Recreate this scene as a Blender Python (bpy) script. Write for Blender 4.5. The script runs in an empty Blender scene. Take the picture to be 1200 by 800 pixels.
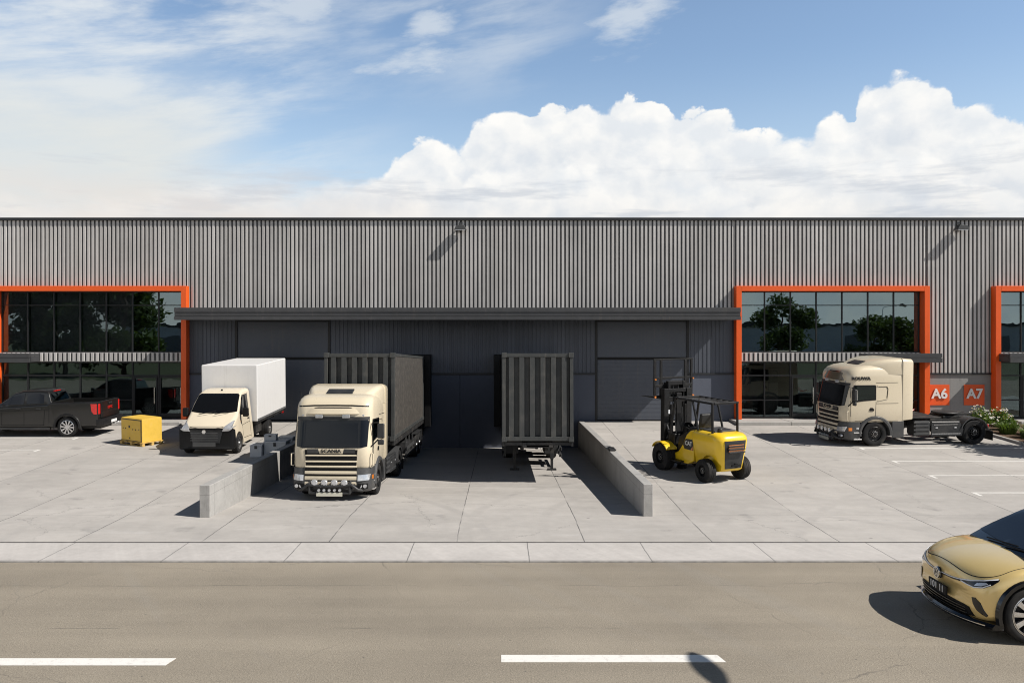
import bpy, bmesh, math, random
from mathutils import Vector, Matrix, Euler
from mathutils.bvhtree import BVHTree
R = math.radians
PI = math.pi
random.seed(7)
scene = bpy.context.scene
COL = scene.collection

# ------------------------------------------------------------------ node helpers
def setin(nt, sock, v):
    if v is None: return
    if hasattr(v, 'is_output') or hasattr(v, 'links'): nt.links.new(v, sock)
    elif isinstance(v, (tuple, list)):
        v = tuple(v)
        if len(sock.default_value) == 4 and len(v) == 3: v = v + (1.0,)
        sock.default_value = v
    else: sock.default_value = v

class G:
    """small wrapper: builds shader nodes with plain function calls"""
    def __init__(s, nt): s.nt = nt
    def n(s, typ, **props):
        nd = s.nt.nodes.new(typ)
        for k, v in props.items(): setattr(nd, k, v)
        return nd
    def m(s, op, a, b=None, c=None, clamp=False):
        nd = s.n('ShaderNodeMath', operation=op, use_clamp=clamp)
        setin(s.nt, nd.inputs[0], a)
        if b is not None: setin(s.nt, nd.inputs[1], b)
        if c is not None: setin(s.nt, nd.inputs[2], c)
        return nd.outputs[0]
    def vm(s, op, a, b=None, scale=None):
        nd = s.n('ShaderNodeVectorMath', operation=op)
        setin(s.nt, nd.inputs[0], a)
        if b is not None: setin(s.nt, nd.inputs[1], b)
        if scale is not None: setin(s.nt, nd.inputs['Scale'], scale)
        return nd.outputs[0]
    def xyz(s, v):
        nd = s.n('ShaderNodeSeparateXYZ'); setin(s.nt, nd.inputs[0], v)
        return nd.outputs[0], nd.outputs[1], nd.outputs[2]
    def comb(s, x, y, z):
        nd = s.n('ShaderNodeCombineXYZ')
        for i, q in enumerate((x, y, z)): setin(s.nt, nd.inputs[i], q)
        return nd.outputs[0]
    def noise(s, vec, scale, detail=4, rough=.55, dist=0, dim='3D', lac=2.0):
        nd = s.n('ShaderNodeTexNoise', noise_dimensions=dim)
        if vec is not None: setin(s.nt, nd.inputs['Vector'], vec)
        nd.inputs['Scale'].default_value = scale; nd.inputs['Detail'].default_value = detail
        nd.inputs['Roughness'].default_value = rough; nd.inputs['Distortion'].default_value = dist
        nd.inputs['Lacunarity'].default_value = lac
        return nd.outputs['Fac']
    def voro(s, vec, scale, feature='F1', rnd=1.0):
        nd = s.n('ShaderNodeTexVoronoi', feature=feature)
        setin(s.nt, nd.inputs['Vector'], vec); nd.inputs['Scale'].default_value = scale
        nd.inputs['Randomness'].default_value = rnd
        return nd.outputs['Distance']
    def ss(s, v, lo, hi, a=0.0, b=1.0):
        nd = s.n('ShaderNodeMapRange', interpolation_type='SMOOTHSTEP')
        setin(s.nt, nd.inputs['Value'], v)
        for k, q in (('From Min', lo), ('From Max', hi), ('To Min', a), ('To Max', b)): setin(s.nt, nd.inputs[k], q)
        return nd.outputs[0]
    def mr(s, v, lo, hi, a=0.0, b=1.0):
        nd = s.n('ShaderNodeMapRange'); nd.clamp = True
        setin(s.nt, nd.inputs['Value'], v)
        for k, q in (('From Min', lo), ('From Max', hi), ('To Min', a), ('To Max', b)): setin(s.nt, nd.inputs[k], q)
        return nd.outputs[0]
    def mix(s, f, a, b, blend='MIX'):
        nd = s.n('ShaderNodeMix', data_type='RGBA', blend_type=blend)
        setin(s.nt, nd.inputs[0], f); setin(s.nt, nd.inputs[6], a); setin(s.nt, nd.inputs[7], b)
        return nd.outputs[2]
    def bump(s, h, strength=.3, dist=.01):
        nd = s.n('ShaderNodeBump'); setin(s.nt, nd.inputs['Height'], h)
        nd.inputs['Strength'].default_value = strength; nd.inputs['Distance'].default_value = dist
        return nd.outputs[0]

MATS = {}
def newmat(name):
    m = bpy.data.materials.new(name); m.use_nodes = True
    nt = m.node_tree; nt.nodes.clear()
    g = G(nt)
    out = g.n('ShaderNodeOutputMaterial'); b = g.n('ShaderNodeBsdfPrincipled')
    nt.links.new(b.outputs[0], out.inputs[0])
    MATS[name] = m
    return m, g, b, out

def mat(name, col, rough=.5, metal=0., var=.12, scale=2.5, bump=0., bscale=60, coat=0., rvar=.12, dust=0., spec=None, streak=0.):
    """painted / plastic / metal surface with procedural wear"""
    m, g, b, out = newmat(name)
    tc = g.n('ShaderNodeTexCoord').outputs['Object']
    n1 = g.noise(tc, scale, 6, .6)
    n2 = g.noise(tc, scale*9, 3, .6)
    f = g.m('ADD', g.m('MULTIPLY', n1, .7), g.m('MULTIPLY', n2, .3))
    k = g.mr(f, .3, .7, 1-var, 1+var)
    c = g.mix(1.0, col, g.comb(k, k, k), 'MULTIPLY')
    if streak:
        x, y, z = g.xyz(tc)
        st = g.noise(g.comb(g.m('MULTIPLY', x, 6.0), g.m('MULTIPLY', y, 6.0), g.m('MULTIPLY', z, .35)), 1.0, 5, .65)
        c = g.mix(g.ss(st, .52, .75, 0, streak), c, (.16, .14, .12))
    if dust:
        c = g.mix(g.ss(n1, .45, .75, 0, dust), c, (.33, .29, .24))
    setin(g.nt, b.inputs['Base Color'], c)
    setin(g.nt, b.inputs['Roughness'], g.mr(n2, .3, .7, max(.02, rough-rvar), min(1, rough+rvar)))
    b.inputs['Metallic'].default_value = metal
    b.inputs['Coat Weight'].default_value = coat; b.inputs['Coat Roughness'].default_value = .06
    if spec is not None: b.inputs['Specular IOR Level'].default_value = spec
    if bump:
        setin(g.nt, b.inputs['Normal'], g.bump(g.noise(tc, bscale, 4, .6), bump, .01))
    return m

# ------------------------------------------------------------------ mesh builder
class MB:
    def __init__(s): s.v = []; s.f = []; s.mi = []; s.cur = 0; s.ch = []
    def add(s, vs, fs):
        o = len(s.v); s.ch.append((o, len(s.f))); s.v += [tuple(p) for p in vs]
        for f in fs: s.f.append([i+o for i in f]); s.mi.append(s.cur)
        return s
    def box(s, x0, x1, y0, y1, z0, z1, M=None):
        vs = [Vector((x, y, z)) for z in (z0, z1) for y in (y0, y1) for x in (x0, x1)]
        if M is not None: vs = [M @ p for p in vs]
        return s.add(vs, [(0,2,3,1),(4,5,7,6),(0,1,5,4),(2,6,7,3),(0,4,6,2),(1,3,7,5)])
    def cbox(s, c, size, rot=(0,0,0)):
        M = Matrix.Translation(c) @ Euler(rot).to_matrix().to_4x4()
        a, b, d = [q/2 for q in size]
        return s.box(-a, a, -b, b, -d, d, M)
    def cyl(s, p0, p1, r0, r1=None, n=16):
        p0 = Vector(p0); p1 = Vector(p1); r1 = r0 if r1 is None else r1
        d = (p1-p0).normalized(); q = d.to_track_quat('Z', 'Y')
        a = [q @ Vector((math.cos(2*PI*i/n), math.sin(2*PI*i/n), 0)) for i in range(n)]
        vs = [p0+k*r0 for k in a] + [p1+k*r1 for k in a]
        fs = [(i, (i+1)%n, n+(i+1)%n, n+i) for i in range(n)] + [list(range(n))[::-1], list(range(n, 2*n))]
        return s.add(vs, fs)
    def tube(s, pts, r, n=8):
        pts = [Vector(p) for p in pts]; rings = []
        up = None
        for i, p in enumerate(pts):
            t = (pts[min(i+1, len(pts)-1)] - pts[max(i-1, 0)]).normalized()
            if up is None:
                up = Vector((0,0,1)) if abs(t.z) < .9 else Vector((1,0,0))
            a = t.cross(up).normalized(); b = a.cross(t).normalized(); up = b
            rr = r[i] if isinstance(r, (list, tuple)) else r
            rings.append([p + a*math.cos(2*PI*k/n)*rr + b*math.sin(2*PI*k/n)*rr for k in range(n)])
        return s.loft(rings)
    def loft(s, rings, cap=True):
        n = len(rings[0]); vs = [p for r in rings for p in r]; fs = []
        for j in range(len(rings)-1):
            for i in range(n):
                fs.append((j*n+i, j*n+(i+1)%n, (j+1)*n+(i+1)%n, (j+1)*n+i))
        if cap:
            fs.append(list(range(n))[::-1]); fs.append(list(range((len(rings)-1)*n, len(rings)*n)))
        return s.add(vs, fs)
    def prism(s, poly, axis, a, b, M=None):
        """poly 2D: axis 'y' -> (x,z); 'x' -> (y,z); 'z' -> (x,y)"""
        def mk(p, t):
            return {'y': (p[0], t, p[1]), 'x': (t, p[0], p[1]), 'z': (p[0], p[1], t)}[axis]
        n = len(poly)
        vs = [Vector(mk(p, a)) for p in poly] + [Vector(mk(p, b)) for p in poly]
        if M is not None: vs = [M @ p for p in vs]
        fs = [(i, (i+1)%n, n+(i+1)%n, n+i) for i in range(n)] + [list(range(n))[::-1], list(range(n, 2*n))]
        return s.add(vs, fs)
    def lathe(s, prof, c=(0,0,0), axis='y', n=32, close=True):
        """prof: (radius, height) round the axis"""
        rings = []
        for r, h in prof:
            ring = []
            for i in range(n):
                a = 2*PI*i/n; u, w = r*math.cos(a), r*math.sin(a)
                ring.append({'y': (c[0]+u, c[1]+h, c[2]+w), 'z': (c[0]+u, c[1]+w, c[2]+h), 'x': (c[0]+h, c[1]+u, c[2]+w)}[axis])
            rings.append(ring)
        if close: rings.append(rings[0])
        return s.loft(rings, cap=not close)
    def ball(s, c, r, n=12, k=8):
        r = (r, r, r) if not isinstance(r, (tuple, list)) else r
        rings = []
        for j in range(k+1):
            t = -PI/2 + PI*j/k; cr = max(math.cos(t), .02)
            rings.append([(c[0]+r[0]*cr*math.cos(2*PI*i/n), c[1]+r[1]*cr*math.sin(2*PI*i/n), c[2]+r[2]*math.sin(t)) for i in range(n)])
        return s.loft(rings)
    def each(s, name, mats, parent=None, **kw):
        """one object for every shape added, so that each piece stands on its own"""
        out = []; ch = s.ch + [(len(s.v), len(s.f))]
        for (v0, f0), (v1, f1) in zip(ch, ch[1:]):
            m = MB(); m.v = s.v[v0:v1]; m.f = [[i-v0 for i in f] for f in s.f[f0:f1]]; m.mi = s.mi[f0:f1]
            out.append(m.build(name, mats, parent, **kw))
        return out
    def build(s, name, mats, parent=None, bevel=0, seg=2, smooth=None, sub=0, flip=True):
        me = bpy.data.meshes.new(name); me.from_pydata(s.v, [], s.f)
        if not isinstance(mats, (list, tuple)): mats = [mats]
        for m in mats: me.materials.append(MATS[m])
        me.polygons.foreach_set('material_index', s.mi)
        bm = bmesh.new(); bm.from_mesh(me)
        if flip: bmesh.ops.recalc_face_normals(bm, faces=bm.faces)
        bm.to_mesh(me); bm.free()
        return link(name, me, parent, bevel, seg, smooth, sub)

def link(name, me, parent=None, bevel=0, seg=2, smooth=None, sub=0):
    o = bpy.data.objects.new(name, me); COL.objects.link(o)
    if parent is not None: o.parent = parent
    if smooth is None: smooth = bool(bevel or sub)
    if smooth:
        me.polygons.foreach_set('use_smooth', [True]*len(me.polygons))
        me.set_sharp_from_angle(angle=R(38 if smooth is True else smooth))
    if sub:
        md = o.modifiers.new('sub', 'SUBSURF'); md.levels = sub; md.render_levels = sub
    if bevel:
        md = o.modifiers.new('bev', 'BEVEL'); md.width = bevel; md.segments = seg
        md.limit_method = 'ANGLE'; md.angle_limit = R(35); md.harden_normals = True
        md.use_clamp_overlap = True
    return o

def bake(o, smooth=40):
    dg = bpy.context.evaluated_depsgraph_get(); dg.update()
    me = bpy.data.meshes.new_from_object(o.evaluated_get(dg), depsgraph=dg)
    o.modifiers.clear(); o.data = me
    me.polygons.foreach_set('use_smooth', [True]*len(me.polygons))
    me.set_sharp_from_angle(angle=R(smooth))
    return o

def cut(o, mb, smooth=40):
    c = mb.build('cutter', [o.data.materials[0].name])
    c.parent = o.parent
    md = o.modifiers.new('cut', 'BOOLEAN'); md.operation = 'DIFFERENCE'; md.object = c; md.solver = 'EXACT'
    bake(o, smooth)
    bpy.data.objects.remove(c)
    return o

def bvh(o, *more):
    bm = bmesh.new(); bm.from_mesh(o.data)
    for k in more: bm.from_mesh(k.data)
    bm.normal_update(); t = BVHTree.FromBMesh(bm); bm.free(); return t

VIEW = {'front': (lambda p, q: (6, p, q), Vector((-1,0,0))), 'rear': (lambda p, q: (-9, p, q), Vector((1,0,0))),
        'left': (lambda p, q: (p, 4, q), Vector((0,-1,0))), 'right': (lambda p, q: (p, -4, q), Vector((0,1,0))),
        'top': (lambda p, q: (p, q, 6), Vector((0,0,-1)))}
def patch(name, tree, poly, view, material, parent, off=.002, th=.01, step=.08, smooth=45):
    """a thin solid panel laid on a body: polygon drawn in a side/front/top view, pressed onto the body's surface"""
    fn, d = VIEW[view]
    bm = bmesh.new()
    vs = [bm.verts.new((p[0], p[1], 0)) for p in poly]; bm.faces.new(vs)
    lo = [min(p[i] for p in poly) for i in (0, 1)]; hi = [max(p[i] for p in poly) for i in (0, 1)]
    for ax in (0, 1):
        k = int((hi[ax]-lo[ax])/step)
        for i in range(1, k+1):
            t = lo[ax] + (hi[ax]-lo[ax])*i/(k+1)
            co = [0, 0, 0]; co[ax] = t; no = [0, 0, 0]; no[ax] = 1
            bmesh.ops.bisect_plane(bm, geom=bm.verts[:]+bm.edges[:]+bm.faces[:], plane_co=co, plane_no=no)
    bad = []
    for v in bm.verts:
        o = Vector(fn(v.co.x, v.co.y)); h = tree.ray_cast(o, d)
        if h[0] is None:
            near = tree.find_nearest(o + d*4)
            h = (near[0],)
        v.co = h[0] - d*off
    r = bmesh.ops.extrude_face_region(bm, geom=bm.faces[:])
    for e in r['geom']:
        if isinstance(e, bmesh.types.BMVert): e.co -= d*th
    bmesh.ops.recalc_face_normals(bm, faces=bm.faces)
    me = bpy.data.meshes.new(name); bm.to_mesh(me); bm.free()
    me.materials.append(MATS[material])
    return link(name, me, parent, smooth=smooth)

def strip(pts, w):
    """polygon round a polyline, for panel gaps"""
    L, Rr = [], []
    for i, p in enumerate(pts):
        a = Vector(pts[max(i-1, 0)]); b = Vector(pts[min(i+1, len(pts)-1)]); t = (b-a).normalized()
        n = Vector((-t.y, t.x))*w/2
        L.append((p[0]+n.x, p[1]+n.y)); Rr.append((p[0]-n.x, p[1]-n.y))
    return L + Rr[::-1]

def mirror(poly): return [(-p[0], p[1]) for p in poly][::-1]

def text(name, body, size, material, parent, loc, rot, depth=.01, align='CENTER', sx=1.0, bold=0.0):
    cu = bpy.data.curves.new(name, 'FONT'); cu.body = body; cu.size = size; cu.extrude = depth/2
    cu.align_x = align; cu.align_y = 'CENTER'; cu.offset = bold
    cu.resolution_u = 3
    o = bpy.data.objects.new(name, cu); COL.objects.link(o)
    dg = bpy.context.evaluated_depsgraph_get(); dg.update()
    me = bpy.data.meshes.new_from_object(o.evaluated_get(dg), depsgraph=dg)
    bpy.data.objects.remove(o)
    M = Matrix.Translation(loc) @ Euler(rot).to_matrix().to_4x4() @ Matrix.Diagonal((sx, 1, 1, 1))
    me.transform(M); me.materials.clear(); me.materials.append(MATS[material])
    return link(name, me, parent)

# ------------------------------------------------------------------ naming / placing
def tag(o, label, cat, group=None):
    o['label'] = label; o['category'] = cat
    if group: o['group'] = group
    return o
def struct(o):
    o['kind'] = 'structure'; return o
def empty(name, label, cat, group=None, loc=(0,0,0), rot=(0,0,0)):
    o = bpy.data.objects.new(name, None); COL.objects.link(o); o.empty_display_size = .3
    o.location = loc; o.rotation_euler = rot
    return tag(o, label, cat, group)
def dup(o, parent=None):
    c = o.copy(); COL.objects.link(c)
    if parent is not None: c.parent = parent
    for ch in list(o.children): dup(ch, c)
    return c

# ground heights: the yard rises gently to the building, the dock ramp falls to it
RX0, RX1, YF, YW = -7.68, 3.85, 21.9, 40.0
def yard_z(y): return max(0, min(y, 42)-YF)*.0333
def ramp_z(y): return -max(0, min(y, 42)-YF)*.0387
def place(o, x, y, rz, ramp=False, dz=0):
    s = (-.0387 if ramp else .0333) if y > YF else 0
    z = (ramp_z(y) if ramp else yard_z(y)) if y > YF else 0
    h = Vector((math.cos(rz), math.sin(rz), 0)); f = Vector((h.x, h.y, s*h.y)).normalized()
    up = Vector((0, -s, 1)).normalized(); l = up.cross(f).normalized()
    M = Matrix((f, l, up)).transposed()
    o.location = (x, y, z+dz); o.rotation_euler = M.to_euler()

def rr(x0, x1, hw, rf, rb, z, n=5):
    """rounded rectangle ring in plan: front x1 (corner rf), back x0 (corner rb)"""
    pts = []
    for cx, cy, r, a0 in ((x1-rf, hw-rf, rf, 0), (x0+rb, hw-rb, rb, 90), (x0+rb, -hw+rb, rb, 180), (x1-rf, -hw+rf, rf, 270)):
        for i in range(n):
            a = R(a0 + 90*i/(n-1)); pts.append(Vector((cx+r*math.cos(a), cy+r*math.sin(a), z)))
    return pts
def rs(x, hw0, hw1, z0, z1, r0, r1, n=5, sweep=0.):
    """rounded cross-section ring at station x: bottom half-width hw0, top hw1"""
    pts = []
    for cy, cz, r, a0 in ((hw1-r1, z1-r1, r1, 0), (-hw1+r1, z1-r1, r1, 90), (-hw0+r0, z0+r0, r0, 180), (hw0-r0, z0+r0, r0, 270)):
        for i in range(n):
            a = R(a0 + 90*i/(n-1)); y = cy+r*math.cos(a)
            pts.append(Vector((x - sweep*(abs(y)/max(hw0, hw1))**2, y, cz+r*math.sin(a))))
    return pts

def wheel(parent, c, r, w, side, rimr, rim='steel_rim', style='truck', tyre='rubber', n=36):
    """wheel disc with its tyre as a child; side = +1 / -1: which way the outer face looks along y"""
    m = MB(); x, y, z = c
    o = side*w/2
    if style == 'truck':
        m.lathe([(rimr, o*.9), (rimr*.93, o*.95), (rimr*.88, o*.55), (rimr*.62, o*.35), (rimr*.5, o*.45), (rimr*.42, o*.95), (rimr*.34, o*1.1), (rimr*.02, o*1.12), (rimr*.02, -o*.8), (rimr, -o*.9)], c, 'y', n)
        for k in range(10):
            a = 2*PI*k/10; px, pz = x+rimr*.47*math.cos(a), z+rimr*.47*math.sin(a)
            m.cyl((px, y+o*.4, pz), (px, y+o*.75, pz), .022, n=6)
    elif style == 'deep':   # dark steel wheel with vent holes
        m.lathe([(rimr, o*.9), (rimr*.94, o*.97), (rimr*.9, o*.6), (rimr*.8, o*.5), (rimr*.45, o*.6), (rimr*.32, o*1.0), (rimr*.02, o*1.02), (rimr*.02, -o*.8), (rimr, -o*.9)], c, 'y', n)
    else:
        m.lathe([(rimr, o*.92), (rimr*.95, o*.97), (rimr*.92, o*.5), (rimr*.88, o*.3), (rimr*.02, o*.25), (rimr*.02, -o*.8), (rimr, -o*.9)], c, 'y', n)
    if style == 'alloy': m.cyl((x, y+o*.3, z), (x, y+o*.72, z), rimr*.2, rimr*.15, 16)
    wh = m.build('wheel', 'dark_metal' if style == 'alloy' else rim, parent, smooth=True)
    if style == 'alloy':
        sp = MB(); ns = 10
        for k in range(ns):
            a = 2*PI*k/ns + .12; M = Matrix.Translation((x, y, z)) @ Matrix.Rotation(-a, 4, 'Y')
            b0, b1 = sorted((o*.52, o*.86)); t = .3 if k % 2 else -.3
            sp.prism([(rimr*.14, -.02), (rimr*.9, -.040), (rimr*.93, -.010), (rimr*.9, .022), (rimr*.14, .02)], 'y', b0, b1, M)
        sp.lathe([(rimr, o*.93), (rimr*.93, o*.98), (rimr*.9, o*.7), (rimr*.96, o*.6)], c, 'y', n)
        sp.cyl((x, y+o*.5, z), (x, y+o*.9, z), rimr*.17, rimr*.14, 16)
        sp.build('rim', rim, wh, smooth=True)
    if style == 'deep':
        sp = MB()
        for k in range(10):
            a = 2*PI*k/10
            sp.cyl((x+rimr*.66*math.cos(a), y+o*.5, z+rimr*.66*math.sin(a)), (x+rimr*.66*math.cos(a), y+o*.585, z+rimr*.66*math.sin(a)), rimr*.1, n=10)
        sp.build('vent_hole', 'black', wh)
        sp = MB()
        sp.lathe([(rimr*.3, o*.8), (rimr*.3, o*1.03), (rimr*.24, o*1.06), (rimr*.24, o*.8)], c, 'y', 24)
        for k in range(10):
            a = 2*PI*k/10; px, pz = x+rimr*.4*math.cos(a), z+rimr*.4*math.sin(a)
            sp.cyl((px, y+o*.55, pz), (px, y+o*.85, pz), .02, n=6)
        sp.build('hub_nuts', 'steel_rim', wh, smooth=True)
    t = MB(); hw = w/2
    t.lathe([(rimr*.97, -hw*.86), (rimr*1.06, -hw*.98), (r*.9, -hw), (r*.975, -hw*.9), (r, -hw*.72), (r, -hw*.3), (r*.975, -hw*.27), (r*.975, -hw*.2), (r, -hw*.17),
             (r, hw*.17), (r*.975, hw*.2), (r*.975, hw*.27), (r, hw*.3), (r, hw*.72), (r*.975, hw*.9), (r*.9, hw), (rimr*1.06, hw*.98), (rimr*.97, hw*.86)], c, 'y', n)
    t.build('tyre', tyre, wh, smooth=True)
    return wh
# ================================================================== camera, light, sky
cam = bpy.data.cameras.new('camera'); cam.lens = 28.8; cam.sensor_width = 36; cam.clip_end = 3000
cam.shift_x = .0125; cam.shift_y = -10/1200
camo = bpy.data.objects.new('camera', cam); COL.objects.link(camo)
camo.location = (0, 0, 4.9); camo.rotation_euler = (R(90), 0, 0)
scene.camera = camo
scene.view_settings.view_transform = 'Standard'; scene.view_settings.look = 'None'
scene.view_settings.exposure = 0.15; scene.view_settings.gamma = 1
scene.cycles.filter_width = 1.05; scene.cycles.max_bounces = 5; scene.cycles.diffuse_bounces = 1; scene.cycles.use_denoising = True
scene.cycles.caustics_reflective = False; scene.cycles.caustics_refractive = False

SUN_DIR = Vector((-.95, .345, -1.0)).normalized()         # the way the light travels
sl = bpy.data.lights.new('sun', 'SUN'); sl.energy = 5.0; sl.angle = R(.5); sl.color = (1, .95, .875)
so = bpy.data.objects.new('sun', sl); COL.objects.link(so)
so.rotation_euler = SUN_DIR.to_track_quat('-Z', 'Y').to_euler(); so.location = (60, -20, 60)
to_sun = -SUN_DIR
SUN_EL = math.asin(to_sun.z); SUN_AZ = math.atan2(to_sun.x, to_sun.y)   # from +Y towards +X

w = bpy.data.worlds.new('World'); scene.world = w; w.use_nodes = True
nt = w.node_tree; nt.nodes.clear(); g = G(nt)
wout = g.n('ShaderNodeOutputWorld'); bg = g.n('ShaderNodeBackground')
nt.links.new(bg.outputs[0], wout.inputs[0])
SKY_STR = .05
bg.inputs['Strength'].default_value = SKY_STR
sky = g.n('ShaderNodeTexSky', sky_type='NISHITA'); sky.sun_disc = False
sky.sun_elevation = SUN_EL; sky.sun_rotation = SUN_AZ
sky.air_density = 1.0; sky.dust_density = .6; sky.ozone_density = 1.6; sky.altitude = 0
D = g.n('ShaderNodeTexCoord').outputs['Generated']
dx, dy, dz = g.xyz(D)
az = g.m('ARCTAN2', dx, dy); el = g.m('ARCSINE', dz)
azf = g.m('DIVIDE', g.m('PINGPONG', g.m('ADD', az, R(40)), R(80)), R(80))
TOPS = [(-60,205),(0,200),(150,196),(300,186),(440,182),(468,152),(500,142),(535,150),(560,120),(640,109),(720,97),(790,112),(850,118),(885,143),(940,150),(965,125),(1000,112),(1014,84),(1060,76),(1100,79),(1125,100),(1170,115),(1215,130)]
fc = g.n('ShaderNodeFloatCurve'); cu = fc.mapping.curves[0]
cpts = []
for px, py in TOPS:
    a = math.atan((px-585)/960); e = math.atan((390-py)/960*math.cos(a))
    cpts.append(((a+R(40))/R(80), e/R(25)))
while len(cu.points) < len(cpts)+2: cu.points.new(.5, .5)
cpts = [(0, cpts[0][1]*.9)] + cpts + [(1, cpts[-1][1]*.7)]
for p, c in zip(cu.points, cpts): p.location = c; p.handle_type = 'AUTO_CLAMPED'
fc.mapping.update()
nt.links.new(azf, fc.inputs['Value'])
top = g.m('MULTIPLY', fc.outputs[0], R(25))
q = g.comb(az, g.m('MULTIPLY', el, 1.25), 0.0)
def billow(off, sc, dq=(0, 0, 0)):
    v = g.vm('ADD', q, (off+dq[0], off*.7+dq[1], off*1.3))
    warp = g.noise(v, sc*.8, 3, .5)
    v2 = g.vm('ADD', v, g.comb(g.m('MULTIPLY', warp, .05), g.m('MULTIPLY', warp, .03), 0.0))
    a = g.m('SUBTRACT', 1.0, g.voro(v2, sc*1.5)); b = g.m('SUBTRACT', 1.0, g.voro(v2, sc*3.7))
    n = g.noise(v2, sc*3.2, 6, .60)
    s = g.m('ADD', g.m('MULTIPLY', a, .34), g.m('ADD', g.m('MULTIPLY', b, .22), g.m('MULTIPLY', n, .44)))
    return s
left_soft = g.ss(az, R(-12), R(-6), 1, 0)                # the bank is hazy and soft on the left
big = g.noise(g.vm('ADD', q, (3.1, 1.7, .2)), 9.0, 5, .6)
def layer(kx, off, amp, base, edge):
    bl = billow(off, 9.0)
    h = g.m('SUBTRACT', g.m('ADD', g.m('MULTIPLY', top, kx), g.m('MULTIPLY', g.m('SUBTRACT', bl, base), amp)), el)
    e = g.m('ADD', g.m('ADD', edge, g.ss(big, .45, .65, 0, .012)), g.m('MULTIPLY', left_soft, .035))
    b2 = billow(off, 9.0, (.014, .022, 0))
    rel = g.mr(g.m('SUBTRACT', bl, b2), -.13, .11)
    return h, g.ss(h, 0.0, e), rel
gain = g.m('MULTIPLY', g.ss(el, R(20), R(50), 2.8, .42), g.ss(g.m('ABSOLUTE', az), R(45), R(110), 1.0, .55))
skycol = g.mix(1.0, g.mix(1.0, sky.outputs[0], (1.06, 1.05, 1.02), 'MULTIPLY'), g.comb(g.m('MULTIPLY', gain, g.ss(el, R(25), R(55), 1, .58)), gain, g.m('MULTIPLY', gain, g.ss(el, R(25), R(55), 1, 1.3))), 'MULTIPLY')
K = 1.0/SKY_STR
def kc(c, s=1.0): return tuple(x*K*s for x in c)
# thin high cloud, upper left
qs = g.comb(g.m('ADD', g.m('MULTIPLY', az, 2.2), g.m('MULTIPLY', el, -2.6)), g.m('ADD', g.m('MULTIPLY', el, 8.0), g.m('MULTIPLY', az, -.9)), 0.3)
cz = g.noise(qs, 2.1, 9, .62, .15)
cz2 = g.noise(q, 5.0, 5, .55)
reg = g.ss(az, R(-4), R(-20), 0, 1)
reg = g.m('MAXIMUM', reg, g.m('MULTIPLY', g.ss(g.m('ABSOLUTE', g.m('SUBTRACT', az, R(-4))), R(14), R(3), 0, .55), g.ss(el, R(14), R(20))))
cir = g.m('MULTIPLY', g.ss(g.m('ADD', g.m('MULTIPLY', cz, .7), g.m('MULTIPLY', cz2, .3)), .40, .62, 0, .92), reg)
cir = g.m('MULTIPLY', cir, g.ss(el, R(40), R(24)))
wn_ = g.noise(g.comb(g.m('ADD', g.m('MULTIPLY', az, 9.0), g.m('MULTIPLY', el, -9.0)), g.m('MULTIPLY', el, 26.0), 1.1), 1.0, 7, .62)
for wx, wy, sx_, sy_ in ((500, 76, 4.2, 1.3), (735, 10, 4.0, 2.0), (345, 8, 6.5, 1.6), (500, 30, 2.2, 1.4)):   # small ragged wisps
    a_ = math.atan((wx-585)/960); e_ = math.atan((390-wy)/960*math.cos(a_))
    dd = g.m('SQRT', g.m('ADD', g.m('POWER', g.m('DIVIDE', g.m('SUBTRACT', az, a_), R(sx_)), 2.0), g.m('POWER', g.m('DIVIDE', g.m('SUBTRACT', g.m('SUBTRACT', el, e_), g.m('MULTIPLY', g.m('SUBTRACT', az, a_), .14)), R(sy_)), 2.0)))
    cir = g.m('MAXIMUM', cir, g.m('MULTIPLY', g.ss(g.m('SUBTRACT', wn_, g.m('MULTIPLY', dd, .26)), .22, .50), .62))
col = g.mix(cir, skycol, kc((.70, .74, .77)))
# pale haze towards the horizon
col = g.mix(g.ss(el, R(19), R(3), 0, .60), col, kc((.60, .70, .78)))
hz = g.m('MULTIPLY', g.m('MULTIPLY', g.ss(az, R(-14), R(-24)), g.ss(g.m('ADD', el, g.m('MULTIPLY', g.m('SUBTRACT', cz2, .5), .1)), R(19), R(12))), .75)
col = g.mix(hz, col, kc((.70, .71, .68)))
# three stacked banks of cumulus, far to near
det = g.noise(q, 26.0, 6, .62)
for kx, off, amp, base, edge, sh in ((1.0, 0.0, .085, .66, .004, .10), (.74, 5.3, .11, .60, .016, .085), (.50, 9.1, .10, .60, .022, .07)):
    h, msk, bl = layer(kx, off, amp, base, edge)
    t = g.ss(h, .0, sh)
    lit = g.mix(bl, kc((.74, .77, .80)), kc((.905, .895, .87)))
    shade = g.mix(g.m('ADD', g.m('MULTIPLY', g.ss(big, .35, .65), .5), g.m('MULTIPLY', bl, .5)), kc((.55, .60, .67)), kc((.85, .85, .84)))
    cc = g.mix(g.m('MULTIPLY', t, .62), lit, shade)
    cc = g.mix(g.ss(det, .4, .62, 0, .12), cc, kc((.60, .65, .71)))
    cc = g.mix(g.m('MULTIPLY', g.ss(el, R(11.5), R(5)), .55), cc, g.mix(g.ss(big, .4, .62), kc((.66, .68, .71)), kc((.80, .76, .71))))
    a = g.m('MULTIPLY', msk, g.mr(left_soft, 0, 1, 1.0, .8))
    col = g.mix(a, col, cc)
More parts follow.
